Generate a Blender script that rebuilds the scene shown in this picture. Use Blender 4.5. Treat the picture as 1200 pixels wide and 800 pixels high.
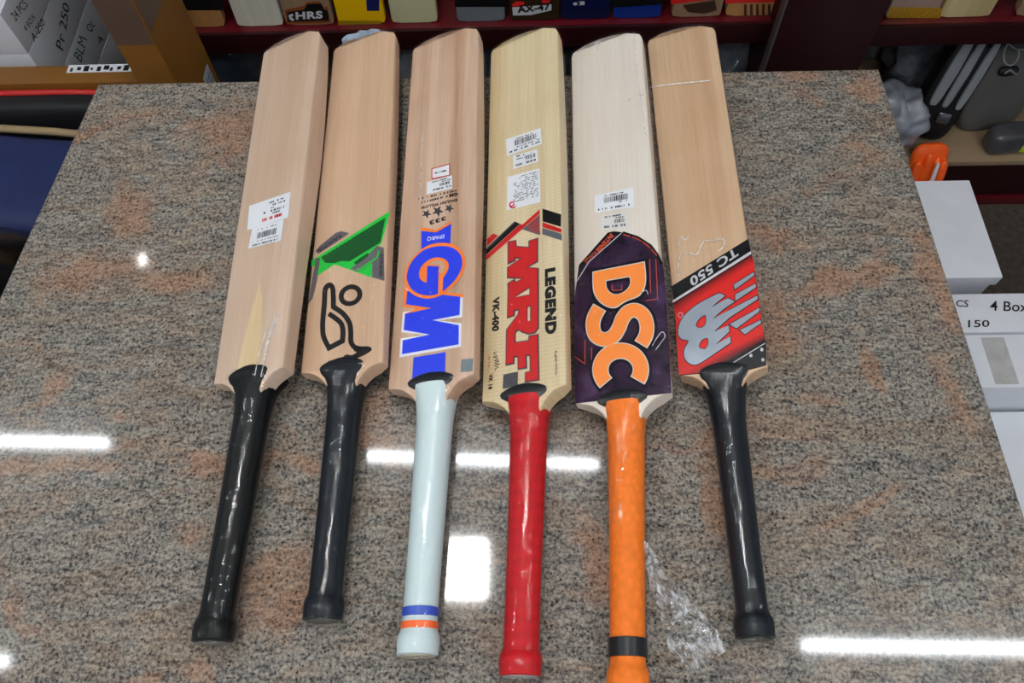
import bpy, bmesh, math, random
from mathutils import Vector, Matrix, noise
from mathutils.geometry import tessellate_polygon

for o in list(bpy.data.objects): bpy.data.objects.remove(o, do_unlink=True)
SC = bpy.context.scene
COL = SC.collection
random.seed(4)

# ------------------------------------------------------------------ camera
TOP = 0.90                                   # height of the counter top
F_PX = 919.0
PITCH, YAW, ROLL, CAM_H = 1.084889, -0.045196, -0.052360, 0.87014
EYE = Vector((0, 0, TOP + CAM_H))
fwd = Vector((math.sin(YAW)*math.cos(PITCH), math.cos(YAW)*math.cos(PITCH), -math.sin(PITCH)))
r0 = Vector((math.cos(YAW), -math.sin(YAW), 0)); u0 = r0.cross(fwd)
RIGHT = r0*math.cos(ROLL) + u0*math.sin(ROLL)
UP = -r0*math.sin(ROLL) + u0*math.cos(ROLL)
FWD = fwd
cam = bpy.data.cameras.new('camera'); cam.sensor_width = 36; cam.lens = F_PX/1200*36
cam.clip_start = 0.02; cam.clip_end = 60
camo = bpy.data.objects.new('camera', cam); COL.objects.link(camo)
camo.matrix_world = Matrix(((RIGHT.x, UP.x, -FWD.x, EYE.x), (RIGHT.y, UP.y, -FWD.y, EYE.y),
                            (RIGHT.z, UP.z, -FWD.z, EYE.z), (0, 0, 0, 1)))
SC.camera = camo

# ------------------------------------------------------------------ world, exposure
W = bpy.data.worlds.new('shop_ambient'); SC.world = W; W.use_nodes = True
W.node_tree.nodes['Background'].inputs[0].default_value = (0.80, 0.90, 1.0, 1)
W.node_tree.nodes['Background'].inputs[1].default_value = 0.22
SC.view_settings.view_transform = 'Standard'
SC.view_settings.look = 'None'
SC.view_settings.exposure = 0.25
SC.view_settings.gamma = 1.0
SC.view_settings.use_curve_mapping = False
TUBE_L, PANEL_L, ROOM_L = 62.0, 95.0, 13.5   # radiance of the ceiling lamps; the last serves the added panels

def ray(p):
    return RIGHT*((p[0]-600)/F_PX) + UP*(-(p[1]-400)/F_PX) + FWD
def at_z(p, z):
    d = ray(p); return EYE + d*((z-EYE.z)/d.z)
def at_y(p, y):
    d = ray(p); return EYE + d*((y-EYE.y)/d.y)
def at_x(p, x):
    d = ray(p); return EYE + d*((x-EYE.x)/d.x)

# ------------------------------------------------------------------ materials
def srgb(r, g, b):
    f = lambda c: (c/255/12.92) if c/255 <= 0.04045 else ((c/255+0.055)/1.055)**2.4
    return (f(r), f(g), f(b), 1)
MATS = {}
def new_mat(name):
    m = bpy.data.materials.new(name); m.use_nodes = True
    nt = m.node_tree; b = nt.nodes['Principled BSDF']
    return m, nt, b
def link(nt, a, b): nt.links.new(a, b)
def node(nt, t, **kw):
    n = nt.nodes.new(t)
    for k, v in kw.items(): setattr(n, k, v)
    return n
def coords(nt, scale=(1, 1, 1), gen='Object'):
    tc = node(nt, 'ShaderNodeTexCoord'); mp = node(nt, 'ShaderNodeMapping')
    mp.inputs['Scale'].default_value = scale
    link(nt, tc.outputs[gen], mp.inputs[0]); return mp.outputs[0]
def noise_n(nt, vec, scale, detail=2, rough=0.5, dist=0.0):
    n = node(nt, 'ShaderNodeTexNoise'); link(nt, vec, n.inputs['Vector'])
    n.inputs['Scale'].default_value = scale; n.inputs['Detail'].default_value = detail
    n.inputs['Roughness'].default_value = rough; n.inputs['Distortion'].default_value = dist
    return n.outputs['Fac']
def ramp(nt, fac, stops, interp='LINEAR'):
    r = node(nt, 'ShaderNodeValToRGB'); link(nt, fac, r.inputs[0]); r.color_ramp.interpolation = interp
    e = r.color_ramp.elements
    while len(e) < len(stops): e.new(0.5)
    for el, (p, c) in zip(e, stops): el.position = p; el.color = c if len(c) == 4 else (*c, 1)
    return r.outputs[0]
def mix(nt, fac, a, b, mode='MIX'):
    m = node(nt, 'ShaderNodeMix', data_type='RGBA', blend_type=mode)
    for sock, v in ((m.inputs[0], fac), (m.inputs[6], a), (m.inputs[7], b)):
        if hasattr(v, 'is_linked') or hasattr(v, 'links'): link(nt, v, sock)
        else: sock.default_value = v
    return m.outputs[2]
def bump(nt, b, h, strength=0.3, dist=0.001):
    n = node(nt, 'ShaderNodeBump'); n.inputs['Strength'].default_value = strength
    n.inputs['Distance'].default_value = dist
    link(nt, h, n.inputs['Height']); link(nt, n.outputs[0], b.inputs['Normal']); return n
def plain(name, rgb, rough=0.5, metal=0.0, spec=0.5, var=0.0, vscale=20, bmp=0.0, bscale=80, coat=0.0, vstretch=(1, 1, 1)):
    if name in MATS: return MATS[name]
    m, nt, b = new_mat(name); c = srgb(*rgb)
    b.inputs['Base Color'].default_value = c; b.inputs['Roughness'].default_value = rough
    b.inputs['Metallic'].default_value = metal; b.inputs['Specular IOR Level'].default_value = spec
    b.inputs['Coat Weight'].default_value = coat; b.inputs['Coat Roughness'].default_value = 0.08
    v = coords(nt, vstretch)
    if var:
        f = noise_n(nt, v, vscale, 3, 0.6)
        lo = tuple(x*(1-var) for x in c[:3]); hi = tuple(min(1, x*(1+var)) for x in c[:3])
        link(nt, ramp(nt, f, [(0.3, lo), (0.7, hi)]), b.inputs['Base Color'])
    if bmp: bump(nt, b, noise_n(nt, v, bscale, 3, 0.6), bmp, 0.002)
    MATS[name] = m; return m
def emit(name, rgb, s):
    m, nt, b = new_mat(name)
    b.inputs['Base Color'].default_value = (0.8, 0.8, 0.8, 1)
    b.inputs['Emission Color'].default_value = (*rgb, 1); b.inputs['Emission Strength'].default_value = s
    return m
def wood(name, light, dark, streak=0.5, rings=False, rough=0.38, seed=0.0, knot=False, sx=34):
    m, nt, b = new_mat(name)
    tc = node(nt, 'ShaderNodeTexCoord'); mp = node(nt, 'ShaderNodeMapping')
    mp.inputs['Location'].default_value = (seed, seed*1.7, seed*0.6); link(nt, tc.outputs['Object'], mp.inputs[0])
    mp2 = node(nt, 'ShaderNodeMapping'); mp2.inputs['Scale'].default_value = (sx, 0.8, sx*0.6); link(nt, mp.outputs[0], mp2.inputs[0])
    f = noise_n(nt, mp2.outputs[0], 1.0, 3, 0.55, 0.2)
    mp3 = node(nt, 'ShaderNodeMapping'); mp3.inputs['Scale'].default_value = (420, 9, 300); link(nt, mp.outputs[0], mp3.inputs[0])
    g = noise_n(nt, mp3.outputs[0], 1.0, 2, 0.6)
    big = noise_n(nt, mp.outputs[0], 7, 2, 0.5)
    L, D = srgb(*light), srgb(*dark)
    M_ = tuple((a+c)/2 for a, c in zip(L, D))
    c1 = ramp(nt, f, [(0.36, D), (0.5, M_), (0.63, L)])
    c1 = mix(nt, streak, M_, c1)
    c2 = mix(nt, 0.16, c1, ramp(nt, g, [(0.3, tuple(x*0.6 for x in D[:3])), (0.7, tuple(min(1, x*1.1) for x in L[:3]))]))
    c3 = mix(nt, ramp(nt, big, [(0.5, (0, 0, 0)), (0.75, (0.45, 0.45, 0.45))]), c2, D)
    out = c3
    if rings:
        w = node(nt, 'ShaderNodeTexWave', wave_type='BANDS', bands_direction='Y'); link(nt, mp.outputs[0], w.inputs[0])
        w.inputs['Scale'].default_value = 62; w.inputs['Distortion'].default_value = 0.6; w.inputs['Detail Scale'].default_value = 0.4
        out = mix(nt, ramp(nt, w.outputs[0], [(0.72, (0, 0, 0)), (0.98, (0.15, 0.15, 0.15))]), c3, tuple(x*0.45 for x in D[:3])+(1,))
    link(nt, out, b.inputs['Base Color']); b.inputs['Roughness'].default_value = rough
    bump(nt, b, g, 0.05, 0.0005)
    return m

def make_granite():
    m, nt, b = new_mat('granite')
    v = coords(nt)
    fl = coords(nt, (1.0, 2.6, 1))
    g1 = noise_n(nt, v, 250, 4, 0.68, 0.3)
    g2 = noise_n(nt, fl, 40, 4, 0.62, 1.2)
    gm = node(nt, 'ShaderNodeMix'); gm.inputs[0].default_value = 0.34
    link(nt, g1, gm.inputs[2]); link(nt, g2, gm.inputs[3])
    base = ramp(nt, gm.outputs[0], [(0.34, srgb(28, 28, 28)), (0.42, srgb(78, 77, 76)), (0.49, srgb(122, 118, 111)),
                                    (0.57, srgb(158, 151, 139)), (0.70, srgb(188, 179, 163))])
    warm = ramp(nt, gm.outputs[0], [(0.33, srgb(70, 50, 42)), (0.42, srgb(126, 96, 78)), (0.52, srgb(162, 126, 102)), (0.68, srgb(192, 158, 132))])
    tanr = ramp(nt, gm.outputs[0], [(0.33, srgb(52, 44, 38)), (0.43, srgb(112, 94, 80)), (0.55, srgb(158, 136, 115)), (0.70, srgb(190, 168, 144))])
    fl2 = coords(nt, (0.85, 1.4, 1))
    p1 = noise_n(nt, fl2, 6.5, 5, 0.62, 1.0)
    p2 = noise_n(nt, fl, 9.0, 4, 0.6, 0.8)
    c = mix(nt, ramp(nt, p2, [(0.46, (0, 0, 0)), (0.62, (0.55, 0.55, 0.55))]), base, tanr)
    c = mix(nt, ramp(nt, p1, [(0.575, (0, 0, 0)), (0.665, (0.7, 0.7, 0.7))]), c, warm)
    # larger salmon and ochre clouds of this slab
    wob = noise_n(nt, v, 22, 4, 0.6); acc = None
    for (px, py, rx, ry, ang) in ((268, 150, 0.075, 0.095, 0.0), (212, 331, 0.085, 0.022, 0.0), (150, 240, 0.05, 0.07, 0.4), (105, 320, 0.10, 0.045, 0.2),
                                  (965, 335, 0.125, 0.030, 0.35), (905, 390, 0.06, 0.05, 0.2), (60, 460, 0.022, 0.07, -0.3), (280, 540, 0.10, 0.022, 0.1), (60, 545, 0.10, 0.016, 0.0),
                                  (1020, 430, 0.016, 0.06, 0.15), (1125, 470, 0.03, 0.07, 0.3), (1100, 330, 0.03, 0.09, 0.2), (330, 690, 0.06, 0.07, 0.2), (1010, 105, 0.04, 0.035, 0.0), (940, 90, 0.05, 0.018, 0.0), (700, 650, 0.03, 0.09, 0.3), (840, 590, 0.02, 0.07, 0.1)):
        w = at_z((px, py), TOP)
        mp = node(nt, 'ShaderNodeMapping', vector_type='TEXTURE'); mp.inputs['Location'].default_value = (w.x, w.y-0.4, TOP)
        mp.inputs['Rotation'].default_value = (0, 0, ang); mp.inputs['Scale'].default_value = (rx, ry, 1)
        link(nt, v, mp.inputs[0])
        ln_ = node(nt, 'ShaderNodeVectorMath', operation='LENGTH'); link(nt, mp.outputs[0], ln_.inputs[0])
        ad = node(nt, 'ShaderNodeMath', operation='MULTIPLY_ADD'); link(nt, wob, ad.inputs[0]); ad.inputs[1].default_value = 2.6; link(nt, ln_.outputs['Value'], ad.inputs[2])
        if acc is None: acc = ad.outputs[0]
        else:
            mn = node(nt, 'ShaderNodeMath', operation='MINIMUM'); link(nt, acc, mn.inputs[0]); link(nt, ad.outputs[0], mn.inputs[1]); acc = mn.outputs[0]
    dv = node(nt, 'ShaderNodeMath', operation='DIVIDE'); link(nt, acc, dv.inputs[0]); dv.inputs[1].default_value = 4.0
    c = mix(nt, ramp(nt, dv.outputs[0], [(0.40, (0.72, 0.72, 0.72)), (0.54, (0, 0, 0))]), c, warm)
    vo = node(nt, 'ShaderNodeTexVoronoi'); link(nt, v, vo.inputs['Vector']); vo.inputs['Scale'].default_value = 185
    sp = node(nt, 'ShaderNodeMath', operation='MULTIPLY')
    link(nt, ramp(nt, vo.outputs['Distance'], [(0.16, (1, 1, 1)), (0.36, (0, 0, 0))]), sp.inputs[0])
    pick = node(nt, 'ShaderNodeSeparateColor'); link(nt, vo.outputs['Color'], pick.inputs[0])
    link(nt, ramp(nt, pick.outputs[0], [(0.58, (0, 0, 0)), (0.72, (0.85, 0.85, 0.85))]), sp.inputs[1])
    c = mix(nt, sp.outputs[0], c, srgb(38, 33, 31))
    st = noise_n(nt, coords(nt, (1, 4.0, 1)), 11, 5, 0.65, 1.2)
    c = mix(nt, ramp(nt, st, [(0.58, (0, 0, 0)), (0.70, (0.5, 0.5, 0.5))]), c, srgb(62, 63, 66))
    c = mix(nt, 1.0, c, (0.90, 0.90, 0.91, 1), 'MULTIPLY')
    link(nt, c, b.inputs['Base Color'])
    b.inputs['Roughness'].default_value = 0.06; b.inputs['Specular IOR Level'].default_value = 0.5
    return m

def make_film(name='clear_film', k=1.0, rough=0.10, strength=0.5, sx=120, sy=45, haze=0.0):
    m, nt, b = new_mat(name); nt.nodes.remove(b)
    out = nt.nodes['Material Output']
    v = coords(nt, (sx, sy, sx)); n1 = noise_n(nt, v, 1.0, 4, 0.62, 0.7)
    bp = node(nt, 'ShaderNodeBump'); bp.inputs['Strength'].default_value = strength; bp.inputs['Distance'].default_value = 0.004
    link(nt, n1, bp.inputs['Height'])
    gl = node(nt, 'ShaderNodeBsdfGlossy'); gl.inputs['Roughness'].default_value = rough; link(nt, bp.outputs[0], gl.inputs['Normal'])
    tr = node(nt, 'ShaderNodeBsdfTransparent')
    lw = node(nt, 'ShaderNodeLayerWeight'); link(nt, bp.outputs[0], lw.inputs['Normal'])
    pw = node(nt, 'ShaderNodeMath', operation='POWER'); link(nt, lw.outputs['Facing'], pw.inputs[0]); pw.inputs[1].default_value = 5.0
    mm = node(nt, 'ShaderNodeMath', operation='MULTIPLY_ADD'); mm.use_clamp = True
    link(nt, pw.outputs[0], mm.inputs[0]); mm.inputs[1].default_value = 0.3*k; mm.inputs[2].default_value = 0.035*k
    ms = node(nt, 'ShaderNodeMixShader'); link(nt, mm.outputs[0], ms.inputs[0]); link(nt, tr.outputs[0], ms.inputs[1]); link(nt, gl.outputs[0], ms.inputs[2])
    last = ms
    if haze:
        df = node(nt, 'ShaderNodeBsdfDiffuse'); df.inputs[0].default_value = (0.85, 0.87, 0.9, 1)
        m2 = node(nt, 'ShaderNodeMixShader')
        link(nt, ramp(nt, n1, [(0.45, (0, 0, 0)), (0.75, (haze, haze, haze))]) if haze < 0.85 else ramp(nt, n1, [(0.3, (0.25, 0.25, 0.25)), (0.6, (0.75, 0.75, 0.75))]), m2.inputs[0])
        link(nt, ms.outputs[0], m2.inputs[1]); link(nt, df.outputs[0], m2.inputs[2]); last = m2
    link(nt, last.outputs[0], out.inputs[0])
    return m
def attr_mat(name, rough=0.25):
    m, nt, b = new_mat(name); a = node(nt, 'ShaderNodeAttribute', attribute_name='Col')
    link(nt, a.outputs['Color'], b.inputs['Base Color']); b.inputs['Roughness'].default_value = rough
    return m
def grip_mat(name, rgb, kind, rough=0.35):
    m, nt, b = new_mat(name); b.inputs['Base Color'].default_value = srgb(*rgb); b.inputs['Roughness'].default_value = rough+0.12; b.inputs['Specular IOR Level'].default_value = 0.2
    v = coords(nt)
    if kind == 'rings':
        w = node(nt, 'ShaderNodeTexWave', bands_direction='Y'); link(nt, v, w.inputs[0]); w.inputs['Scale'].default_value = 22
        w.inputs['Distortion'].default_value = 1.0
        bump(nt, b, w.outputs[0], 0.35, 0.001)
        d = srgb(*[int(x*0.94) for x in rgb]); link(nt, mix(nt, w.outputs[0], d, srgb(*rgb)), b.inputs['Base Color'])
    elif kind == 'scales':
        vo = node(nt, 'ShaderNodeTexVoronoi'); link(nt, coords(nt, (1, 0.8, 1)), vo.inputs['Vector']); vo.inputs['Scale'].default_value = 150
        bump(nt, b, vo.outputs['Distance'], 0.5, 0.0015)
        d = srgb(*[int(x*0.9) for x in rgb]); link(nt, mix(nt, vo.outputs['Distance'], srgb(*rgb), d), b.inputs['Base Color'])
    elif kind == 'weave':
        c = node(nt, 'ShaderNodeTexChecker'); mp = node(nt, 'ShaderNodeMapping'); mp.inputs['Rotation'].default_value = (0.6, 0.7, 0.78)
        link(nt, v, mp.inputs[0]); link(nt, mp.outputs[0], c.inputs[0]); c.inputs['Scale'].default_value = 420
        bump(nt, b, c.outputs['Fac'], 0.06, 0.0003)
        lighter = srgb(*[min(255, int(x*1.3)+3) for x in rgb]); link(nt, mix(nt, c.outputs['Fac'], srgb(*rgb), lighter), b.inputs['Base Color'])
    else:
        bump(nt, b, noise_n(nt, v, 130, 3, 0.6), 0.15, 0.001)
    return m

FILM = make_film(k=1.0, strength=0.16, rough=0.045)
FILM_LOOSE = make_film('crumpled_film', k=3.5, strength=1.0, rough=0.10, sx=90, sy=60, haze=0.75)
BAG_CLEAR = plain('cloudy_polythene', (128, 134, 142), 0.16, var=0.35, vscale=14, bmp=1.0, bscale=26)
BLACK = plain('black_print', (16, 16, 18), 0.32)
WHITE = plain('white_paper', (232, 236, 242), 0.55, var=0.03)
CARTON = plain('white_carton', (226, 229, 236), 0.6, var=0.05, vscale=9)
GREY_MARK = plain('grey_print', (120, 122, 128), 0.4)
INK = plain('marker_ink', (12, 12, 16), 0.5)
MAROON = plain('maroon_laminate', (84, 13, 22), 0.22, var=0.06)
MAROON_D = plain('maroon_panel', (38, 3, 7), 0.5, spec=0.25, var=0.06)  # darker maroon; on the shelf lips it carries their shade
RED = plain('red_print', (205, 32, 34), 0.3)

# ------------------------------------------------------------------ mesh helpers
def mesh_obj(name, verts, faces, mat=None, parent=None, smooth=None, mats=None, fmats=None):
    me = bpy.data.meshes.new(name); me.from_pydata([tuple(v) for v in verts], [], faces)
    if mat: me.materials.append(mat)
    for m in mats or []: me.materials.append(m)
    if fmats:
        for p, i in zip(me.polygons, fmats): p.material_index = i
    me.validate()
    bm = bmesh.new(); bm.from_mesh(me); bmesh.ops.recalc_face_normals(bm, faces=bm.faces); bm.to_mesh(me); bm.free()
    if smooth is not None:
        me.polygons.foreach_set('use_smooth', [True]*len(me.polygons))
        me.set_sharp_from_angle(angle=math.radians(smooth))
    o = bpy.data.objects.new(name, me); COL.objects.link(o)
    if parent: o.parent = parent
    return o
def tag(o, label=None, cat=None, group=None, kind=None):
    for k, v in (('label', label), ('category', cat), ('group', group), ('kind', kind)):
        if v: o[k] = v
    return o
def empty(name, loc=(0, 0, 0), label=None, cat=None, group=None, mw=None):
    o = bpy.data.objects.new(name, None); COL.objects.link(o); o.empty_display_size = 0.05
    if mw is not None: o.matrix_world = mw
    else: o.location = loc
    return tag(o, label, cat, group)
def box_data(x0, x1, y0, y1, z0, z1, bev=0.0):
    bm = bmesh.new(); bmesh.ops.create_cube(bm, size=1)
    for v in bm.verts:
        v.co = Vector(((x0+x1)/2+v.co.x*(x1-x0), (y0+y1)/2+v.co.y*(y1-y0), (z0+z1)/2+v.co.z*(z1-z0)))
    if bev: bmesh.ops.bevel(bm, geom=list(bm.edges), offset=bev, segments=2, affect='EDGES', profile=0.7)
    bm.verts.index_update()
    vs = [v.co.copy() for v in bm.verts]; fs = [[v.index for v in f.verts] for f in bm.faces]; bm.free(); return vs, fs
def box(name, x0, x1, y0, y1, z0, z1, mat, parent=None, bev=0.0):
    v, f = box_data(x0, x1, y0, y1, z0, z1, bev)
    return mesh_obj(name, v, f, mat, parent, 35 if bev else None)
def loft(rows, closed=True, cap=(True, True)):
    vs = []; fs = []; n = len(rows[0])
    for r in rows: vs += r
    for i in range(len(rows)-1):
        for j in range(n if closed else n-1):
            k = (j+1) % n
            fs.append([i*n+j, i*n+k, (i+1)*n+k, (i+1)*n+j])
    if closed and cap[0]: fs.append(list(range(n))[::-1])
    if closed and cap[1]: fs.append([(len(rows)-1)*n+j for j in range(n)])
    return vs, fs
def merge(*parts):
    V = []; Fs = []
    for v, f in parts:
        o = len(V); V += list(v); Fs += [[i+o for i in q] for q in f]
    return V, Fs
def tube_data(pts, r, n=8):
    rows = []
    for i, p in enumerate(pts):
        a = pts[max(i-1, 0)]; c = pts[min(i+1, len(pts)-1)]
        t = (Vector(c)-Vector(a)).normalized()
        s = t.cross(Vector((0, 0, 1)) if abs(t.z) < 0.9 else Vector((1, 0, 0))).normalized(); u = s.cross(t)
        rr = r[i] if isinstance(r, (list, tuple)) else r
        rows.append([Vector(p)+(s*math.cos(2*math.pi*k/n)+u*math.sin(2*math.pi*k/n))*rr for k in range(n)])
    return loft(rows)
def soft_data(size, e=0.6, amp=0.0, freq=8.0, seed=0, nu=28, nv=18, flat=True, crease=0.0):
    """pillow / bag shape: superellipsoid with folds, standing on z = 0"""
    sx, sy, sz = [s/2 for s in size]
    sp = lambda w, m: math.copysign(abs(w)**m, w)
    rows = []; off = Vector((seed*3.1, seed*1.7, seed*2.3))
    for i in range(nv+1):
        ph = -math.pi/2 + math.pi*(i+0.02)/(nv+0.04)
        row = []
        for j in range(nu):
            th = 2*math.pi*j/nu
            p = Vector((sx*sp(math.cos(ph), e)*sp(math.cos(th), e), sy*sp(math.cos(ph), e)*sp(math.sin(th), e), sz*sp(math.sin(ph), e)))
            d = p.normalized()
            a = noise.noise(p*freq+off) + 0.5*noise.noise(p*freq*2.3+off)
            if crease: a += crease*(0.5-abs(noise.noise(p*freq*1.4-off)))*2
            p = p + d*a*amp
            if flat: p.z = max(p.z, -sz)
            row.append(p+Vector((0, 0, sz)))
        rows.append(row)
    return loft(rows)
def soft(name, loc, size, mat, e=0.6, amp=0.0, freq=8.0, seed=0, rot=(0, 0, 0), parent=None, nu=28, nv=18, crease=0.0):
    v, f = soft_data(size, e, amp, freq, seed, nu, nv, True, crease)
    o = mesh_obj(name, v, f, mat, parent, 80); o.location = loc; o.rotation_euler = rot
    return o

# --- flat print: polygons and letters laid on a plane, points given in photo pixels and cast on that plane
class Plane:
    def __init__(s, o, ex, ey):
        s.o = Vector(o); s.ex = Vector(ex).normalized(); s.ez = s.ex.cross(Vector(ey)).normalized(); s.ey = s.ez.cross(s.ex)
    def uv(s, p):
        d = ray(p); t = (s.o-EYE).dot(s.ez)/d.dot(s.ez); q = EYE+d*t-s.o
        return Vector((q.dot(s.ex), q.dot(s.ey)))
    def local(s, w):
        q = Vector(w)-s.o; return Vector((q.dot(s.ex), q.dot(s.ey), q.dot(s.ez)))
    def matrix(s):
        return Matrix(((s.ex.x, s.ey.x, s.ez.x, s.o.x), (s.ex.y, s.ey.y, s.ez.y, s.o.y), (s.ex.z, s.ey.z, s.ez.z, s.o.z), (0, 0, 0, 1)))
def crop(x0, y0, s):
    return lambda pts: [(x0+p[0]/s, y0+p[1]/s) for p in pts]
def area2(p): return sum(p[i][0]*p[(i+1) % len(p)][1]-p[(i+1) % len(p)][0]*p[i][1] for i in range(len(p)))
def offset_poly(pts, d):
    sgn = 1 if area2(pts) > 0 else -1; n = len(pts); out = []
    for i in range(n):
        a, b, c = Vector(pts[i-1]), Vector(pts[i]), Vector(pts[(i+1) % n])
        e1 = (b-a).normalized() if (b-a).length > 1e-9 else Vector((1, 0)); e2 = (c-b).normalized() if (c-b).length > 1e-9 else e1
        n1 = Vector((e1.y, -e1.x))*sgn; n2 = Vector((e2.y, -e2.x))*sgn
        m = n1+n2; L = m.length
        if L < 0.35: m = n1*1.0; k = 1.0
        else: m.normalize(); k = min(1/max(m.dot(n1), 0.3), 2.2)
        out.append(tuple(b+m*d*k))
    return out
def smooth_path(pts, closed=False, sub=6):
    n = len(pts); out = []
    for i in range(n if closed else n-1):
        P = [Vector(pts[(i+k) % n] if closed else pts[min(max(i+k, 0), n-1)]) for k in (-1, 0, 1, 2)]
        for s in range(sub):
            t = s/sub
            out.append(tuple(0.5*((2*P[1])+(P[2]-P[0])*t+(2*P[0]-5*P[1]+4*P[2]-P[3])*t*t+(3*P[1]-P[0]-3*P[2]+P[3])*t**3)))
    if not closed: out.append(tuple(pts[-1]))
    return out
def stroke(pts, w, closed=False):
    n = len(pts); L = []; R_ = []
    for i in range(n):
        a = Vector(pts[i-1] if closed or i > 0 else pts[i]); b = Vector(pts[i]); c = Vector(pts[(i+1) % n] if closed or i < n-1 else pts[i])
        e1 = (b-a); e2 = (c-b)
        e1 = e1.normalized() if e1.length > 1e-9 else e2.normalized(); e2 = e2.normalized() if e2.length > 1e-9 else e1
        n1 = Vector((-e1.y, e1.x)); n2 = Vector((-e2.y, e2.x)); m = (n1+n2)
        if m.length < 0.3: m = n1
        m.normalize(); k = min(1/max(m.dot(n1), 0.35), 2.0)
        L.append(tuple(b+m*w/2*k)); R_.append(tuple(b-m*w/2*k))
    return (L, R_) if closed else L+R_[::-1]
def ribbon(pts, w, closed=False):
    r_ = stroke(pts, w, closed)
    L, R_ = r_ if closed else (r_[:len(r_)//2], r_[len(r_)//2:][::-1])
    n = len(L)
    return [[[L[i], L[(i+1) % n], R_[(i+1) % n], R_[i]]] for i in range(n if closed else n-1)]
def arc(cx, cy, rx, ry, a0, a1, n=20):
    return [(cx+rx*math.cos(math.radians(a0+(a1-a0)*i/n)), cy+ry*math.sin(math.radians(a0+(a1-a0)*i/n))) for i in range(n+1)]
def star(cx, cy, r):
    return [(cx+(r if i % 2 == 0 else r*0.42)*math.sin(math.pi*i/5+0.2), cy+(r if i % 2 == 0 else r*0.42)*math.cos(math.pi*i/5+0.2)*0.92) for i in range(10)]
def flat_data(plane, polys, lay):
    """polys: list of [outer, hole, ...] in photo pixels"""
    V = []; Fs = []
    for rings in polys:
        rr = [[Vector((*plane.uv(p), lay)) for p in ring] for ring in rings]
        tris = tessellate_polygon(rr); o = len(V); V += [v for ring in rr for v in ring]
        Fs += [[i+o for i in t] for t in tris]
    return V, Fs
LAY = 0.00035
def face_up(o):
    me = o.data
    bm = bmesh.new(); bm.from_mesh(me)
    for f in bm.faces:
        f.normal_update()
        if f.normal.z < 0: f.normal_flip()
    bm.to_mesh(me); bm.free(); return o
def decal(name, parent, plane, polys, mat, lay=1, label=None, sub=None):
    v, f = flat_data(plane, polys, LAY*lay)
    o = face_up(mesh_obj(name, v, f, mat, sub or parent))
    if label: o['label'] = label
    return o
_font = {}
def font_mesh(body, bold=0.0, shear=0.0):
    key = (body, bold, shear)
    if key not in _font:
        c = bpy.data.curves.new('t', 'FONT'); c.body = body; c.offset = bold; c.shear = shear; c.resolution_u = 3; c.space_character = 1.0+bold*2
        o = bpy.data.objects.new('t', c); COL.objects.link(o)
        me = bpy.data.meshes.new_from_object(o); 
        vs = [v.co.copy() for v in me.vertices]; fs = [list(p.vertices) for p in me.polygons]
        bpy.data.objects.remove(o); bpy.data.curves.remove(c); bpy.data.meshes.remove(me)
        x0 = min(v.x for v in vs); x1 = max(v.x for v in vs); y0 = min(v.y for v in vs); y1 = max(v.y for v in vs)
        _font[key] = ([((v.x-x0)/(x1-x0), (v.y-y0)/(y1-y0)) for v in vs], fs)
    return _font[key]
def bil(q, a, b):
    bl, br, tr, tl = q
    return tuple((bl[i]*(1-a)+br[i]*a)*(1-b)+(tl[i]*(1-a)+tr[i]*a)*b for i in (0, 1))
def text_data(plane, body, quad, lay, bold=0.0):
    vs, fs = font_mesh(body, bold)
    return [Vector((*plane.uv(bil(quad, a, b)), LAY*lay)) for a, b in vs], fs
def text(name, parent, plane, body, quad, mat, lay=3, bold=0.0):
    v, f = text_data(plane, body, quad, lay, bold)
    return face_up(mesh_obj(name, v, f, mat, parent))
def marks(quad, rows, seed=0, fill=0.62):
    """short unreadable dashes, rows of (v0, v1, u0, u1) inside a quad"""
    rnd = random.Random(seed); out = []
    for v0, v1, a0, a1 in rows:
        u = a0
        while u < a1:
            w = rnd.uniform(0.012, 0.045)
            if rnd.random() < fill: out.append([[bil(quad, u, v0), bil(quad, min(u+w, a1), v0), bil(quad, min(u+w, a1), v1), bil(quad, u, v1)]])
            u += w + rnd.uniform(0.006, 0.018)
    return out
def barcode(quad, v0, v1, a0, a1, seed=0):
    rnd = random.Random(seed); out = []; u = a0
    while u < a1:
        w = rnd.choice((0.008, 0.012, 0.02, 0.028))
        out.append([[bil(quad, u, v0), bil(quad, u+w, v0), bil(quad, u+w, v1), bil(quad, u, v1)]])
        u += w + rnd.choice((0.009, 0.013, 0.022))
    return out
def price_label(parent, plane, quad, rows, bar=None, seed=0, mat=None, lay=3):
    """quad in pixels given as image top-left, top-right, bottom-right, bottom-left"""
    tl, tr, br, bl = quad; q = (bl, br, tr, tl)
    lab = decal('paper_label', parent, plane, [[[tl, tr, br, bl]]], mat or WHITE, lay)
    polys = marks(q, rows, seed)
    if bar: polys += barcode(q, *bar, seed)
    decal('print', parent, plane, polys, BLACK, lay+1, sub=lab)
    return lab, q

# ------------------------------------------------------------------ structure: floor, back wall, ceiling
FLOORM = plain('floor_stone', (74, 66, 60), 0.35, var=0.45, vscale=60)
def struct(o): o['kind'] = 'structure'; return o
struct(box('floor', -3.2, 3.2, -3.0, 2.3, -0.06, 0.0, FLOORM))
struct(box('wall_back', -3.2, 3.2, 2.2, 2.3, 0.0, 3.05, plain('back_wall_paint', (120, 118, 116), 0.8, var=0.05)))
struct(box('ceiling', -3.2, 3.2, -3.0, 2.3, 3.05, 3.11, plain('ceiling_paint', (212, 212, 208), 0.85, var=0.03)))

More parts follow.
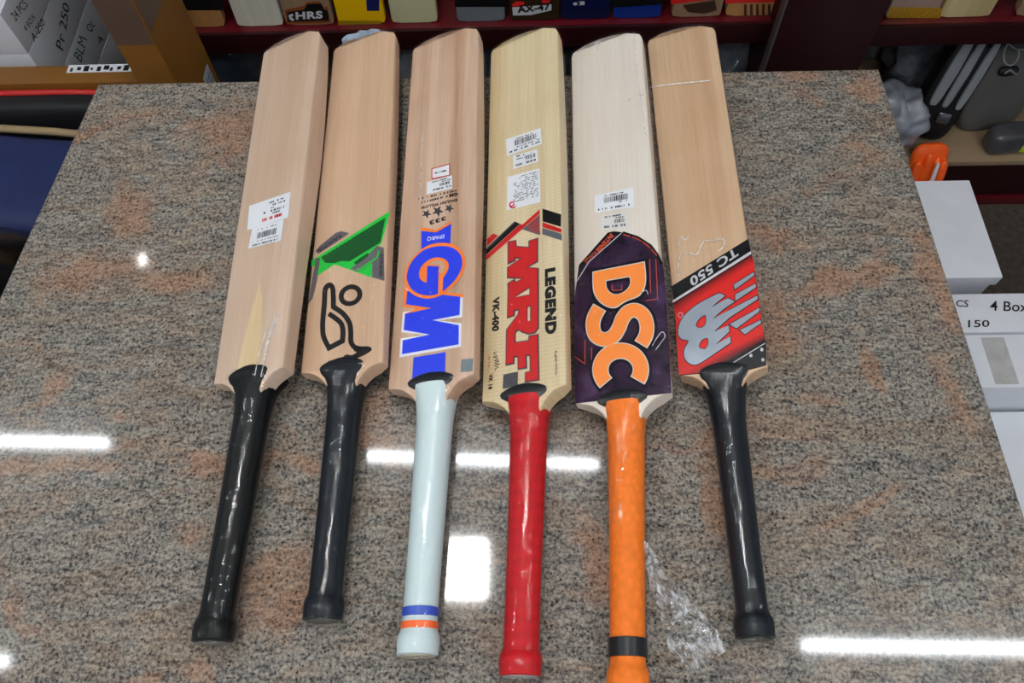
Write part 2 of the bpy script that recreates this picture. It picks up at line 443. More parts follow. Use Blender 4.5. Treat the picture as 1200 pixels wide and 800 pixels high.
# ------------------------------------------------------------------ ceiling lamps
TUBEM = emit('tube_glow', (0.93, 0.97, 1.0), TUBE_L); PANELM = emit('panel_glow', (1.0, 0.99, 0.96), PANEL_L); ROOMM = emit('added_panel_glow', (0.97, 0.98, 1.0), ROOM_L)
HOUS = plain('white_enamel', (228, 228, 228), 0.4)
def tube_lamp(x0, x1, y, rz, label):
    L = x1-x0; e = empty('tube_lamp', ((x0+x1)/2, y, 3.05), label, 'ceiling light'); e.rotation_euler.z = rz
    box('housing', -L/2-0.03, L/2+0.03, -0.03, 0.03, -0.035, 0.0, HOUS, e, 0.006)
    v, f = tube_data([(-L/2, 0, -0.05), (L/2, 0, -0.05)], 0.011, 12); mesh_obj('tube', v, f, TUBEM, e, 40)
    for s in (-1, 1): box('end_cap', s*L/2-0.012, s*L/2+0.012, -0.016, 0.016, -0.066, -0.03, HOUS, e)
def panel_lamp(x0, x1, y0, y1, mat, label, group=None):
    e = empty('panel_lamp', ((x0+x1)/2, (y0+y1)/2, 3.05), label, 'ceiling light', group); a, b = (x1-x0)/2, (y1-y0)/2
    box('diffuser', -a, a, -b, b, -0.022, -0.004, mat, e)
    for sx in (-1, 1):
        box('frame', sx*(a+0.006)-0.006, sx*(a+0.006)+0.006, -b-0.012, b+0.012, -0.026, 0, HOUS, e)
        box('frame', -a, a, sx*(b+0.006)-0.006, sx*(b+0.006)+0.006, -0.026, 0, HOUS, e)
tube_lamp(-0.67, 0.28, 1.04, -0.05, 'long white tube lamp above the row of bats')
tube_lamp(-2.60, -1.69, 1.14, -0.03, 'white tube lamp above the cartons beside the counter')
tube_lamp(0.936, 1.90, 0.335, -0.02, 'white tube lamp above the boxes beside the counter')
e_ = at_z((17, 771), TOP-2.1); tube_lamp(e_.x-0.95, e_.x, e_.y, -0.02, 'white tube lamp above the black sack')
panel_lamp(-1.792, -1.776, 2.005, 2.06, PANELM, 'narrow bright lamp close to the back wall')
panel_lamp(-0.33, -0.17, 0.516, 0.726, PANELM, 'small bright square ceiling panel above the counter')
for x, y, l_ in ((-1.2, -0.9, 'added unseen ceiling panel over the aisle on the black sack side'), (1.2, -0.9, 'added unseen ceiling panel over the aisle on the white carton side'), (0.0, -1.9, 'added unseen ceiling panel farthest from the counter')):
    panel_lamp(x-0.3, x+0.3, y-0.3, y+0.3, ROOMM, l_, 'added aisle ceiling panels')  # panels behind the camera, added as extra light on the counter

# ------------------------------------------------------------------ counter
GRANITE = make_granite()
ctr = empty('counter', (0, 0.4, 0), 'shop counter with a polished speckled grey granite top', 'counter')
def slab():
    outl = [(-0.762, -0.15), (0.553, -0.15), (0.536, 0.919), (-0.661, 0.919)]
    V = []
    prof = [(0.006, -0.03), (0.0, -0.024), (0.0, -0.005), (0.0015, -0.0015), (0.005, 0.0)]
    cx = sum(p[0] for p in outl)/4; cy = sum(p[1] for p in outl)/4
    rows = []
    for ins, z in prof:
        rows.append([Vector((p[0]-math.copysign(ins, p[0]-cx), p[1]-math.copysign(ins, p[1]-cy)-0.4, TOP+z)) for p in outl])
    return loft(rows)
v, f = slab(); mesh_obj('granite_top', v, f, GRANITE, ctr)
CABM = plain('counter_laminate', (92, 66, 48), 0.45, var=0.12, vstretch=(2, 2, 14))
box('cabinet', -0.60, 0.49, -0.48, 0.47, 0.0, TOP-0.03, CABM, ctr, 0.004)
box('kick_board', -0.58, 0.47, -0.49, -0.48, 0.0, 0.09, MAROON_D, ctr)

# ------------------------------------------------------------------ bats
def blade_data(shL, shR, toeL, toeR, edge=0.030, spine=0.047, bulge=0.024, grow=0.0, neck=True):
    """blade lofted along its length; the flat hitting face lies at z = 0, back ridge below"""
    TT = [-1, -0.996, -0.975, -0.93, -0.6, -0.2, 0.2, 0.6, 0.93, 0.975, 0.996, 1]
    TZ = [-0.0055, -0.0025, -0.0007, 0, 0, 0, 0, 0, 0, -0.0007, -0.0025, -0.0055]
    BT = [1.0, 0.86, 0.45, 0.08, -0.08, -0.45, -0.86, -1.0]
    BF = [0.0, 0.10, 0.62, 1.0, 1.0, 0.62, 0.10, 0.0]
    ss = ([-0.075, -0.060, -0.046, -0.034, -0.023, -0.015, -0.009, -0.004] if neck else []) + [0, 0.012, 0.1, 0.25, 0.4, 0.55, 0.7, 0.82, 0.9, 0.95, 0.98, 1.0]
    shL, shR, toeL, toeR = map(Vector, (shL, shR, toeL, toeR))
    rows = []
    for s in ss:
        L = shL.lerp(toeL, s); R_ = shR.lerp(toeR, s); mid = (L+R_)/2; half = (R_-L)/2
        w = 1.0; drop = 0.0
        if s < 0:
            q = min(1, -s/0.075); w = 0.26+0.74*(1-math.sqrt(max(0, 1-(1-q)**2)))
            drop = -0.0075*min(1, q*1.4)**1.0-0.012*max(0, q-0.5)
        swell = math.exp(-((s-0.62)/0.34)**2)
        e = edge*(0.62+0.38*swell) if s > 0.06 else edge*0.62
        sp = 0.030+(spine-0.030)*swell
        if s > 0.93: k = (s-0.93)/0.07; sp *= 1-0.22*k; e *= 1-0.12*k
        row = []
        for t, z in zip(TT, TZ):
            b = 0.0
            if s > 0.5:
                b = bulge*(1-abs(t)**2.2) - (0.016*max(0, (abs(t)-0.86)/0.14)**2)
                b *= ((s-0.5)/0.5)**2
            p = mid+half*(t*w); d = (toeL+toeR-shL-shR).normalized()
            row.append(Vector((p.x+d.x*b*0.55, p.y+d.y*b*0.55, z+drop+grow)))
        for t, fz in zip(BT, BF):
            b = 0.0
            if s > 0.5:
                b = bulge*(1-abs(t)**2.2) - (0.016*max(0, (abs(t)-0.86)/0.14)**2); b = b*((s-0.5)/0.5)**2 - (0.008 if s == 1.0 else 0)
            p = mid+half*(t*w); d = (toeL+toeR-shL-shR).normalized()
            depth = e+(sp-e)*fz
            if s < 0: depth = max(0.026, depth*0.9)
            row.append(Vector((p.x+d.x*b*0.55, p.y+d.y*b*0.55, -depth-grow)))
        if grow:
            c = mid
            row = [Vector((p.x+math.copysign(grow, p.x-c.x) if abs(p.x-c.x) > half.length*0.85*w else p.x, p.y+(grow if s == 1.0 else 0), p.z)) for p in row]
        rows.append(row)
    return loft(rows)
def ring(cx, y, cz, a, b, ex, n=28):
    out = []
    for k in range(n):
        t = 2*math.pi*k/n; c, s = math.cos(t), math.sin(t)
        out.append(Vector((cx+a*math.copysign(abs(c)**(2/ex), c), y, cz+b*math.copysign(abs(s)**(2/ex), s))))
    return out
def grip_rows(ue, ve, ze, r, knob, v_from, v_to, z_in=-0.0205, inflate=0.0, wr=0.0, seed=0, flare=0.033, narrow=False, collar=False):
    """sections of the handle: flares into the shoulders at the top, knob at the end"""
    vs = [0.013, 0.0125, 0.012, 0.011, 0.009, 0.007, 0.005, 0.0015, -0.002, -0.006, -0.010, -0.014, -0.018, -0.023, -0.028, -0.034, -0.040, -0.047, -0.055]
    k = -0.055
    n = 26 if not wr else 60
    vs += [k+(ve+0.030-k)*(i+1)/n for i in range(n)]
    vs += [ve+0.027, ve+0.024, ve+0.021, ve+0.018, ve+0.015, ve+0.010, ve+0.004, ve+0.001, ve]
    rows = []
    for y in vs:
        if y > v_from+1e-6 or y < v_to-1e-6: continue
        tt = max(0, min(1, (-y)/(-ve))); cx = ue*tt; cz = z_in+(ze-z_in)*tt
        if y > -0.055:
            pr = [(-0.055, r*1.12, r*1.05, 2.0), (-0.040, max(0.0206, r*1.12), 0.0200, 2.1), (-0.028, max(0.0216, r*1.13), 0.0206, 2.4), (-0.018, flare*0.71, 0.0214, 2.8), (-0.010, flare*0.81, 0.0221, 3.6), (-0.005, flare*0.92, 0.0225, 5.5), (0.001, flare, 0.0226, 7.0), (0.005, flare*0.91, 0.0225, 8.0), (0.009, flare*0.69, 0.0221, 7.0), (0.012, flare*0.36, 0.0214, 5.0), (0.013, flare*0.10, 0.0206, 4.0)]
            for (y0_, a0, b0, e0), (y1_, a1, b1, e1) in zip(pr, pr[1:]):
                if y0_ <= y <= y1_ or y1_ == 0.013:
                    w_ = max(0, min(1, (y-y0_)/(y1_-y0_)))
                    if y <= y1_ or y1_ == 0.013: a, b, ex = a0+(a1-a0)*w_, b0+(b1-b0)*w_, e0+(e1-e0)*w_; break
            a = max(a, r*0.3)
            if collar and y < -0.003:
                t_ = min(1, (-0.003-y)/0.008); b -= 0.0032*t_; ex += (2.8-ex)*t_
            if narrow: a = r*1.12+(a-r*1.12)*0.85*(0.7+0.3*min(1, -y/0.02)); b = b+0.0030*max(0, (y+0.055)/0.053); ex = min(ex, 2.6)
        elif y > ve+0.028:
            h = (y-(ve+0.028))/(-0.055-(ve+0.028)); a = r*(0.97+0.15*max(0, h)**1.6); b = min(a*0.97, r*1.05); ex = 2
        else:
            h = min(1, (ve+0.028-y)/0.012); h = h*h*(3-2*h); a = r*0.97+(knob-r*0.97)*h; b = a; ex = 2
            if y < ve+0.006: a *= 0.97 if y > ve+0.0005 else 0.90; b = a
        rw = ring(cx, y, cz, a+inflate, b+inflate, ex, 28 if not wr else 40)
        if wr:
            c0 = Vector((cx, y, cz))
            rw = [p+(p-c0).normalized()*wr*(noise.noise(Vector((p.x*70, p.y*26, p.z*70+seed)))+0.6*noise.noise(Vector((p.x*160, p.y*90, p.z*160+seed)))) for p in rw]
        rows.append(rw)
    return rows

# face frames: shoulder centre x, y, yaw, roll, pitch, then photo corners of the face and the handle end
BATS = [
 dict(p=(-0.3311, 0.3924, -0.0317, 0.356, -0.0040, 0.1043), sh=((249.5, 450), (331.5, 430)), toe=((308, 62), (375.5, 36)), end=(249, 752)),
 dict(p=(-0.2230, 0.4048, -0.0347, 0.2214, -0.0099, 0.1062), sh=((351.5, 437), (449, 424)), toe=((390.5, 58), (463.7, 37)), end=(378, 726)),
 dict(p=(-0.1160, 0.3823, -0.0036, 0.3145, 0.0017, 0.1095), sh=((454, 456), (556, 438)), toe=((483, 58), (561, 33)), end=(489, 768)),
 dict(p=(-0.0088, 0.3639, 0.0134, 0.4076, 0.0080, 0.1082), sh=((564, 471), (664, 450)), toe=((574.5, 60), (653.5, 32)), end=(609.5, 792)),
 dict(p=(0.1037, 0.3576, 0.0291, 0.3277, 0.0078, 0.1100), sh=((674, 473), (786, 460)), toe=((669, 63), (752, 39)), end=(736, 812)),
 dict(p=(0.2251, 0.3930, 0.0133, 0.2343, -0.0011, 0.1031), sh=((797, 440), (900, 430)), toe=((758, 48), (838, 32)), end=(885, 748)),
]
WOODS = [
 wood('willow_pink', (222, 198, 177), (198, 166, 139), 0.6, seed=1.3),
 wood('willow_tan', (222, 190, 161), (198, 160, 128), 0.55, seed=4.1),
 wood('willow_striped', (224, 194, 170), (182, 142, 112), 0.95, seed=7.7),
 wood('willow_cream_rings', (234, 218, 182), (206, 182, 136), 0.6, rings=True, seed=2.9),
 wood('willow_white', (236, 230, 220), (222, 208, 192), 0.45, seed=9.2),
 wood('willow_honey', (222, 191, 158), (190, 151, 115), 0.75, seed=5.5),
]
GRIPS = [grip_mat('grip_black_weave', (9, 10, 12), 'weave', 0.30), grip_mat('grip_slate', (24, 29, 35), 'plain', 0.32),
         grip_mat('grip_pale_mint', (204, 222, 224), 'plain', 0.42), grip_mat('grip_red', (196, 26, 34), 'rings', 0.32),
         grip_mat('grip_orange', (250, 128, 44), 'scales', 0.45), grip_mat('grip_charcoal', (22, 27, 33), 'plain', 0.30)]
COLLARM = plain('black_collar_rubber', (24, 28, 32), 0.28)
LABELS = ['cricket bat with plain pink-tan blade, two paper labels and woven black grip',
          'cricket bat with bright green sticker, black bird outline and dark slate grip',
          'cricket bat with big blue and orange letters and a pale mint grip',
          'cream ridged cricket bat with red block letters and a red grip',
          'whitish cricket bat with dark purple sticker, orange letters and orange grip',
          'honey cricket bat with red and black sticker, silver letters and charcoal grip']
GR = 'six wrapped bats laid out on the granite'
RAD = [(0.0188, 0.0218), (0.0182, 0.0212), (0.0188, 0.0218), (0.0188, 0.0218), (0.0184, 0.0212), (0.0168, 0.0205)]
EDGE = [0.036, 0.026, 0.026, 0.024, 0.022, 0.028]
FR = []; ROOT = []
for i, B in enumerate(BATS):
    x, y, yaw, phi, pit, wd = B['p']
    c, s = math.cos(yaw), math.sin(yaw)
    ax = Vector((s*math.cos(pit), c*math.cos(pit), math.sin(pit))); lat0 = Vector((c, -s, 0)); up = lat0.cross(ax)
    lat = lat0*math.cos(phi)+up*math.sin(phi)
    pl = Plane((x, y, TOP+0.032+wd/2*math.sin(phi)), lat, ax)
    FR.append(pl)
    root = empty('cricket_bat', label=LABELS[i], cat='cricket bat', group=GR, mw=pl.matrix()); ROOT.append(root)
    q = [pl.uv(B['sh'][0]), pl.uv(B['sh'][1]), pl.uv(B['toe'][0]), pl.uv(B['toe'][1])]
    v, f = blade_data(*q, edge=EDGE[i], spine=0.049 if phi > 0.25 else 0.043)
    # the lowest point of the back rests on the granite
    mw = pl.matrix(); lo = min((mw @ p).z for p in v)
    v = [Vector((p.x, p.y, p.z if p.z > -0.012 else p.z*(1.0 if lo >= TOP else min(1.0, (1-(TOP-lo+0.0006)/0.040))))) for p in v]
    mesh_obj('blade', v, f, WOODS[i], root, 32)
    r, kn = RAD[i]
    we = at_z(B['end'], TOP+kn+0.002); le = pl.local(we)
    mid = (q[0]+q[1])/2
    hold = empty('tmp'); bpy.data.objects.remove(hold)
    full = i in (0, 1, 5)
    gr = grip_rows(le.x-mid.x, le.y, le.z, r, kn, 0.022 if full else -0.002, le.y, flare=0.0315, narrow=not full)
    gr = [[p+Vector((mid.x, 0, 0)) for p in rw] for rw in gr]
    if not full: gr = [[Vector((p.x, p.y, p.z)) for p in rw] for rw in gr]
    v, f = loft(gr); g = mesh_obj('grip', v, f, GRIPS[i], root, 50)
    if not full:
        cr = grip_rows(le.x-mid.x, le.y, le.z, r-0.0012, kn, 0.022, -0.0101, inflate=-0.0006, flare=0.0345, collar=True)
        cr = [[p+Vector((mid.x, 0, 0)) for p in rw] for rw in cr]
        v, f = loft(cr); mesh_obj('collar', v, f, COLLARM, root, 50)
    # butt plug at the end of the handle
    er = [[p+Vector((mid.x, 0, 0)) for p in ring(le.x-mid.x, le.y-0.0015*k2, le.z, kn*0.80, kn*0.80, 2)] for k2 in (0, 1)]
    v, f = loft(er); mesh_obj('butt_plug', v, f, [COLLARM, COLLARM, plain('butt_wood', (170, 160, 140), 0.6), plain('butt_pale', (150, 150, 146), 0.6), COLLARM, COLLARM][i], root, 40)
    # shrink film round the blade and the handle
    fv = blade_data(*q, edge=EDGE[i], spine=0.049 if phi > 0.25 else 0.043, grow=0.0022, neck=False)
    fv = ([Vector((p.x, p.y, p.z if p.z > -0.012 else p.z*(1.0 if lo >= TOP else min(1.0, (1-(TOP-lo+0.003)/0.040))))) for p in fv[0]], fv[1])
    fr = grip_rows(le.x-mid.x, le.y-(0.006 if i != 4 else -0.16), le.z, r, kn if i != 4 else r, 0.012, le.y-0.006, inflate=0.0020, wr=0.0008, seed=i*7.3)
    fr = [[Vector((p.x+mid.x, p.y, max(p.z, -0.3))) for p in rw] for rw in fr]
    v, f = merge(fv, loft(fr, cap=(False, False)))
    mesh_obj('plastic_wrap', v, f, FILM, root, 60)['label'] = 'clear wrinkled plastic wrap'
    B['le'] = le; B['mid'] = mid; B['r'] = r; B['kn'] = kn
def band(i, p0, p1, mat, name, inflate=0.0008):
    """coloured ring round the handle between two photo rows"""
    B = BATS[i]; pl = FR[i]; le = B['le']; mid = B['mid']
    y0, y1 = [pl.local(at_z(p, TOP+0.042)).y for p in (p0, p1)]
    rows = []
    for y in (y0, y0-0.0004, y1+0.0004, y1):
        tt = -y/-le.y; cx = (le.x-mid.x)*tt+mid.x; cz = -0.0205+(le.z+0.0205)*tt
        a = B['r']*0.985+(inflate if y not in (y0, y1) else 0)
        rows.append(ring(cx, y, cz, a, a, 2))
    v, f = loft(rows, cap=(False, False)); return mesh_obj(name, v, f, mat, ROOT[i], 40)

# --- bat 1 : labels and splice
b, P = ROOT[0], FR[0]
c1 = crop(230, 200, 3.075)
decal('splice', b, P, [[c1([(231, 402), (240, 470), (238, 600), (222, 752), (140, 754), (170, 620), (205, 480)])]], wood('splice_pale', (230, 208, 166), (214, 184, 138), 0.4, seed=3.3), 1)
c2 = crop(280, 215, 9.41)
lab, q = price_label(b, P, c2([(120, 250), (575, 95), (548, 378), (95, 520)]),
    [(0.80, 0.86, 0.42, 0.9), (0.68, 0.74, 0.4, 0.92), (0.58, 0.62, 0.55, 0.7), (0.44, 0.52, 0.38, 0.9), (0.34, 0.40, 0.55, 0.78)], seed=2, lay=3)
decal('red_print', b, P, marks(q, [(0.14, 0.26, 0.36, 0.84)], 5, 0.9), RED, 4, sub=lab)
price_label(b, P, c2([(150, 498), (500, 395), (465, 630), (105, 722)]), [(0.80, 0.85, 0.2, 0.78), (0.24, 0.28, 0.1, 0.9), (0.06, 0.14, 0.04, 0.94)], (0.38, 0.68, 0.22, 0.82), 3, lay=2)

# --- bat 2 : green sticker and bird outline
b, P = ROOT[1], FR[1]
k1 = crop(350, 240, 8); k2 = crop(350, 325, 8)
GREEN = plain('green_print', (28, 200, 66), 0.3); DGREEN = plain('dark_green_print', (6, 84, 34), 0.3); SGREY = plain('silver_grey_print', (112, 106, 112), 0.3, metal=0.2)
decal('sticker', b, P, [[k1([(122, 522), (845, 66), (852, 90), (772, 374), (745, 382), (690, 440), (690, 682), (545, 632), (340, 558), (180, 662), (186, 572), (118, 575)])]], GREEN, 1, 'bright green angular sticker')
st = b.children[-1]
decal('dark_panel', b, P, [[k1([(212, 492), (815, 122), (768, 352), (730, 378), (480, 532), (400, 528), (340, 548), (250, 546)])]], DGREEN, 2, sub=st)
decal('grey_panel', b, P, [[k1([(488, 600), (660, 470), (735, 382), (800, 405), (806, 715), (690, 682), (690, 545), (555, 628)])]], SGREY, 2, sub=st)
decal('dark_panel', b, P, [[k1([(520, 545), (550, 520), (665, 445), (650, 490), (560, 555), (535, 560)])]], DGREEN, 3, sub=st)
decal('green_line', b, P, [[k1(stroke([(560, 615), (690, 530), (738, 500), (758, 430)], 14))]], GREEN, 3, sub=st)
decal('grey_panel', b, P, [[k1([(160, 436), (200, 385), (350, 265), (398, 247), (478, 268), (185, 462)])]], SGREY, 2, sub=st)
decal('grey_panel', b, P, [[[(370.6, 303), (375.6, 302.2), (371.5, 330), (366.5, 350), (361.2, 357), (364, 340)]]], SGREY, 2, sub=st)
decal('notch_row', b, P, [[k1([(245+i*37, 468-i*23), (275+i*37, 440-i*23), (272+i*37, 470-i*23)])] for i in range(7)], GREEN, 3, sub=st)
text('lettering', st, P, 'KAHUNA', k1([(392, 278), (170, 425), (195, 455), (408, 312)]), plain('dark_violet_print', (44, 34, 48), 0.3), 3, 0.02)
text('lettering', st, P, 'KOOKABURRA', k1([(762, 470), (756, 672), (790, 690), (796, 470)]), BLACK, 3, 0.02)
ln = k2([(283, 340), (345, 382), (400, 435), (417, 515), (410, 596), (285, 662)])
ln1 = smooth_path(ln[:5], False, 4)+[ln[5]]
ln2 = smooth_path(k2([(285, 662), (236, 560), (226, 480), (228, 400), (243, 240), (250, 115), (292, 72), (322, 115), (327, 278)]), False, 5)[1:]
ln3 = smooth_path(k2([(327, 278), (415, 338), (476, 425), (490, 520), (490, 600), (520, 650), (570, 668), (640, 672)]), False, 5)[1:]
decal('bird_emblem', b, P, ribbon(ln1+ln2+ln3, 6.0)+[[smooth_path(k2([(520, 640), (580, 650), (650, 645), (688, 672), (650, 710), (560, 752), (500, 740), (545, 700), (520, 690)]), True, 4)],
      [k2([(285, 778), (340, 786), (410, 770), (425, 735), (455, 720), (490, 730), (560, 708), (556, 850), (280, 850)])]], BLACK, 1, 'black outline of a bird')
el = [(487+115*math.cos(a)*math.cos(-0.5)-98*math.sin(a)*math.sin(-0.5), 168+115*math.cos(a)*math.sin(-0.5)+98*math.sin(a)*math.cos(-0.5)) for a in [2*math.pi*i/36 for i in range(36)]]
el2 = [(487+66*math.cos(a)*math.cos(-0.5)-54*math.sin(a)*math.sin(-0.5), 168+66*math.cos(a)*math.sin(-0.5)+54*math.sin(a)*math.cos(-0.5)) for a in [2*math.pi*i/36 for i in range(36)]]
decal('bird_head', b, P, [[k2(el), k2(el2)]], BLACK, 1)

# --- bat 3 : blue and orange letters
b, P = ROOT[2], FR[2]
g0 = crop(450, 180, 8); g1 = crop(450, 265, 8); g2 = crop(450, 345, 8)
BLUE = plain('blue_print', (40, 66, 236), 0.3); ORANGE = plain('orange_print', (255, 132, 52), 0.3); WHITEP = plain('white_print', (236, 240, 246), 0.35)
lab, q = price_label(b, P, g0([(450, 145), (622, 98), (622, 210), (450, 245)]), [(0.42, 0.56, 0.15, 0.88)], seed=8, lay=3)
qd = [q[3], q[2], q[1], q[0]]
decal('red_border', b, P, [[offset_poly(qd, 0.1), offset_poly(qd, -0.9)]], RED, 4, sub=lab)
price_label(b, P, g0([(405, 270), (640, 205), (640, 330), (400, 385)]), [(0.82, 0.90, 0.2, 0.8), (0.68, 0.76, 0.6, 0.95), (0.16, 0.28, 0.16, 0.96)], (0.40, 0.62, 0.52, 0.94), 9, lay=2)
text('lettering', b, P, 'ENGLISH WILLOW', g0([(686, 420), (343, 497), (347, 524), (690, 447)]), BLACK, 1, 0.045)
text('lettering', b, P, '333', g0([(580, 586), (424, 630), (430, 672), (584, 624)]), plain('charcoal_print', (46, 44, 44), 0.35), 1, 0.05)
text('lettering', b, P, 'GM', g0([(694, 362), (612, 378), (616, 412), (696, 396)]), BLACK, 1, 0.06)
qq = g0([(325, 442), (600, 380), (600, 345), (325, 405)]); qq2 = g0([(350, 475), (600, 412), (600, 385), (350, 445)])
decal('fine_print', b, P, marks(qq, [(0.2, 0.7, 0.0, 1.3)], 3)+marks(qq2, [(0.2, 0.8, 0.0, 1.0)], 4), BLACK, 1)
for cx, cy, r in ((400, 565, 50), (505, 540, 60), (612, 513, 50)):
    decal('star', b, P, [[g0(star(cx, cy, r))]], plain('star_grey', (66, 66, 70), 0.4), 1)
rb = decal('blue_ribbon', b, P, [[g1([(350, 45), (490, 60), (632, -22), (622, 165), (350, 225)])]], BLUE, 1)
decal('orange_edge', b, P, [[g1([(350, 10), (490, 38), (632, -48), (632, -22), (490, 62), (350, 42)])]], ORANGE, 2, sub=rb)
text('lettering', rb, P, 'SPARQ', g1([(572, 72), (408, 102), (405, 142), (568, 114)]), WHITEP, 2, 0.01)
Gout = smooth_path(g1([(215, 580), (196, 490), (225, 375), (300, 270), (410, 190), (545, 160), (680, 188), (758, 280), (765, 370), (725, 480), (650, 565), (545, 650), (410, 684), (290, 652)]), True, 5)
ML = g2([(222, -30), (545, 5), (718, 25), (712, 195), (455, 243), (705, 290), (702, 470), (172, 562), (180, 432), (435, 378), (188, 335), (200, 185), (450, 130), (210, 95)])
mo = decal('letter', b, P, [[offset_poly(ML, 2.9)]], WHITEP, 1, 'blue block letter with white edge')
decal('orange_edge', b, P, [[g2([(183, 118), (190, -60), (222, -40), (222, -20), (210, 95), (455, 130), (200, 186), (182, 190), (310, 130)])], [g2([(540, -22), (745, 0), (742, 30), (716, 28), (545, 8)])]], ORANGE, 2, sub=mo)
decal('letter_fill', b, P, [[ML]], BLUE, 3, sub=mo)
go = decal('letter', b, P, [[Gout]], ORANGE, 4, 'blue round letter with orange edge')
Gb = g1([(555, 618), (560, 490)])+smooth_path(g1([(560, 490), (605, 420), (610, 355), (570, 312), (500, 298), (420, 325), (355, 385), (333, 450), (345, 500), (378, 528), (405, 535)]), False, 4)[1:]+g1([(412, 378), (518, 382), (512, 640)])+smooth_path(g1([(512, 640), (440, 655), (350, 645), (270, 600), (225, 520), (222, 450), (260, 350), (350, 250), (450, 205), (560, 192), (660, 215), (725, 280), (738, 360), (710, 450), (640, 545), (555, 618)]), False, 4)[1:-1]
decal('letter_fill', b, P, [[Gb]], BLUE, 5, sub=go)
decal('inner_wood', b, P, [[g1([(445, 345), (500, 322), (555, 335), (580, 385), (562, 440), (530, 452), (530, 372), (428, 364)])]], WOODS[2], 5, sub=go)
decal('blue_block', b, P, [[g2([(278, 590), (580, 540), (572, 760), (262, 830)])]], BLUE, 1)
decal('hologram', b, P, [[g2([(725, 608), (838, 600), (830, 720), (718, 728)])]], plain('hologram_foil', (150, 164, 170), 0.25, metal=0.6, var=0.2, vscale=120), 1)

# --- bat 4 : red block letters
b, P = ROOT[3], FR[3]
m0 = crop(560, 145, 8); m1 = crop(555, 240, 8); m2 = crop(555, 330, 5.714)
price_label(b, P, m0([(265, 150), (590, 42), (602, 190), (275, 308)]), [(0.80, 0.86, 0.26, 0.86), (0.30, 0.36, 0.3, 0.95), (0.12, 0.22, 0.08, 0.96)], (0.44, 0.76, 0.24, 0.86), 21, lay=2)
price_label(b, P, m0([(328, 300), (558, 240), (568, 355), (335, 425)]), [(0.80, 0.90, 0.15, 0.75), (0.60, 0.68, 0.12, 0.5), (0.12, 0.28, 0.1, 0.92)], (0.42, 0.74, 0.5, 0.88), 22, lay=1)
lab, q = price_label(b, P, m0([(280, 500), (580, 418), (588, 735), (270, 812)]), [(0.90-0.055*k, 0.925-0.055*k, 0.2 if k > 2 else 0.36, 0.95) for k in range(14)], seed=23, lay=1)
decal('red_swirl', b, P, [[stroke(m0(arc(328, 763, 27, 27, 20, 300, 14)), 1.6)], [stroke(m0([(300, 780), (330, 770), (345, 750)]), 1.4)]], RED, 2, sub=lab)
SG = plain('steel_grey_print', (96, 100, 106), 0.35)
ch = decal('chevron', b, P, [[m1([(120, 478), (440, 182), (458, 190), (620, 45), (622, 84), (452, 232), (122, 520)])], [m1([(130, 322), (185, 270), (232, 290), (130, 388)])]], RED, 2, 'red, black and grey chevron stripes')
decal('chevron_black', b, P, [[m1([(120, 425), (395, 160), (437, 180), (122, 468)])]], BLACK, 2, sub=ch)
decal('chevron_grey', b, P, [[m1([(120, 405), (384, 154), (398, 162), (120, 428)])], [m1([(458, 230), (622, 90), (622, 286)])]], SG, 1, sub=ch)
decal('chevron_lines', b, P, [[m1(stroke([(505+k*14, 195-k*12), (532+k*16, 248+k*4)], 5))] for k in range(7)]+[[m1(stroke([(520+k*20, 175-k*16), (620, 262-k*36)], 5))] for k in range(5)], RED, 2, sub=ch)
fl = decal('flag_stripe', b, P, [[m1([(645, 35), (822, 90), (818, 206), (648, 156)])]], BLACK, 1, 'black, red and grey flag stripes')
decal('flag_red', b, P, [[m1([(646, 164), (824, 226), (824, 264), (648, 210)])]], RED, 1, sub=fl)
decal('flag_grey', b, P, [[m1([(645, 216), (825, 272), (828, 336), (644, 276)])]], SG, 1, sub=fl)
LET = m1([(330, 355), (392, 342), (395, 395), (525, 405), (525, 345), (597, 322), (597, 530), (495, 590), (603, 602), (603, 735)])
LET += m2([(432, 10), (432, 310), (408, 340), (370, 348), (330, 336), (303, 318), (276, 340), (276, 412), (372, 398), (376, 368), (430, 358), (435, 655), (350, 668), (352, 612), (385, 605), (383, 490), (350, 492), (352, 575), (303, 583), (302, 498), (268, 503), (268, 545), (222, 555), (225, 325), (302, 222), (308, 185), (272, 192), (270, 225), (232, 238), (236, 55)])
LET += m1([(328, 740), (382, 708), (392, 735), (470, 690), (325, 680), (325, 592), (455, 502), (388, 492), (385, 520), (330, 545)])
H1 = m2([(272, 108), (378, 38), (378, 88)]); H2 = m2([(360, 168), (382, 165), (382, 262), (360, 268)])
le = decal('letters', b, P, [[offset_poly(LET, 1.5), offset_poly(H1, -0.8), offset_poly(H2, -0.6)]], SG, 1, 'red block letters with grey edge')
decal('letter_rim', b, P, [[offset_poly(LET, 0.5), H1, H2]], BLACK, 2, sub=le)
decal('letter_fill', b, P, [[LET, offset_poly(H1, 0.4), offset_poly(H2, 0.4)]], RED, 3, sub=le)
text('lettering', b, P, 'LEGEND', [(638.4, 315.5), (638.8, 392.5), (652.6, 390.5), (651.2, 313)], BLACK, 1, 0.075)
text('lettering', b, P, 'VK-400', [(577.4, 349), (576.4, 388.6), (585.0, 387.6), (585.6, 347)], BLACK, 1, 0.06)
text('lettering', b, P, 'English Willow', [(649.6, 411.5), (650.2, 440), (653.4, 439.6), (652.8, 411)], BLACK, 1, 0.015)
text('lettering', b, P, 'VK 18', [(573.2, 438.5), (572.4, 456.5), (576.8, 456), (577.6, 437.5)], BLACK, 1, 0.05)
text('lettering', b, P, 'Bat Tour', [(572.6, 417.5), (572.3, 431.5), (574.4, 431.2), (574.7, 417.3)], RED, 1, 0.0)
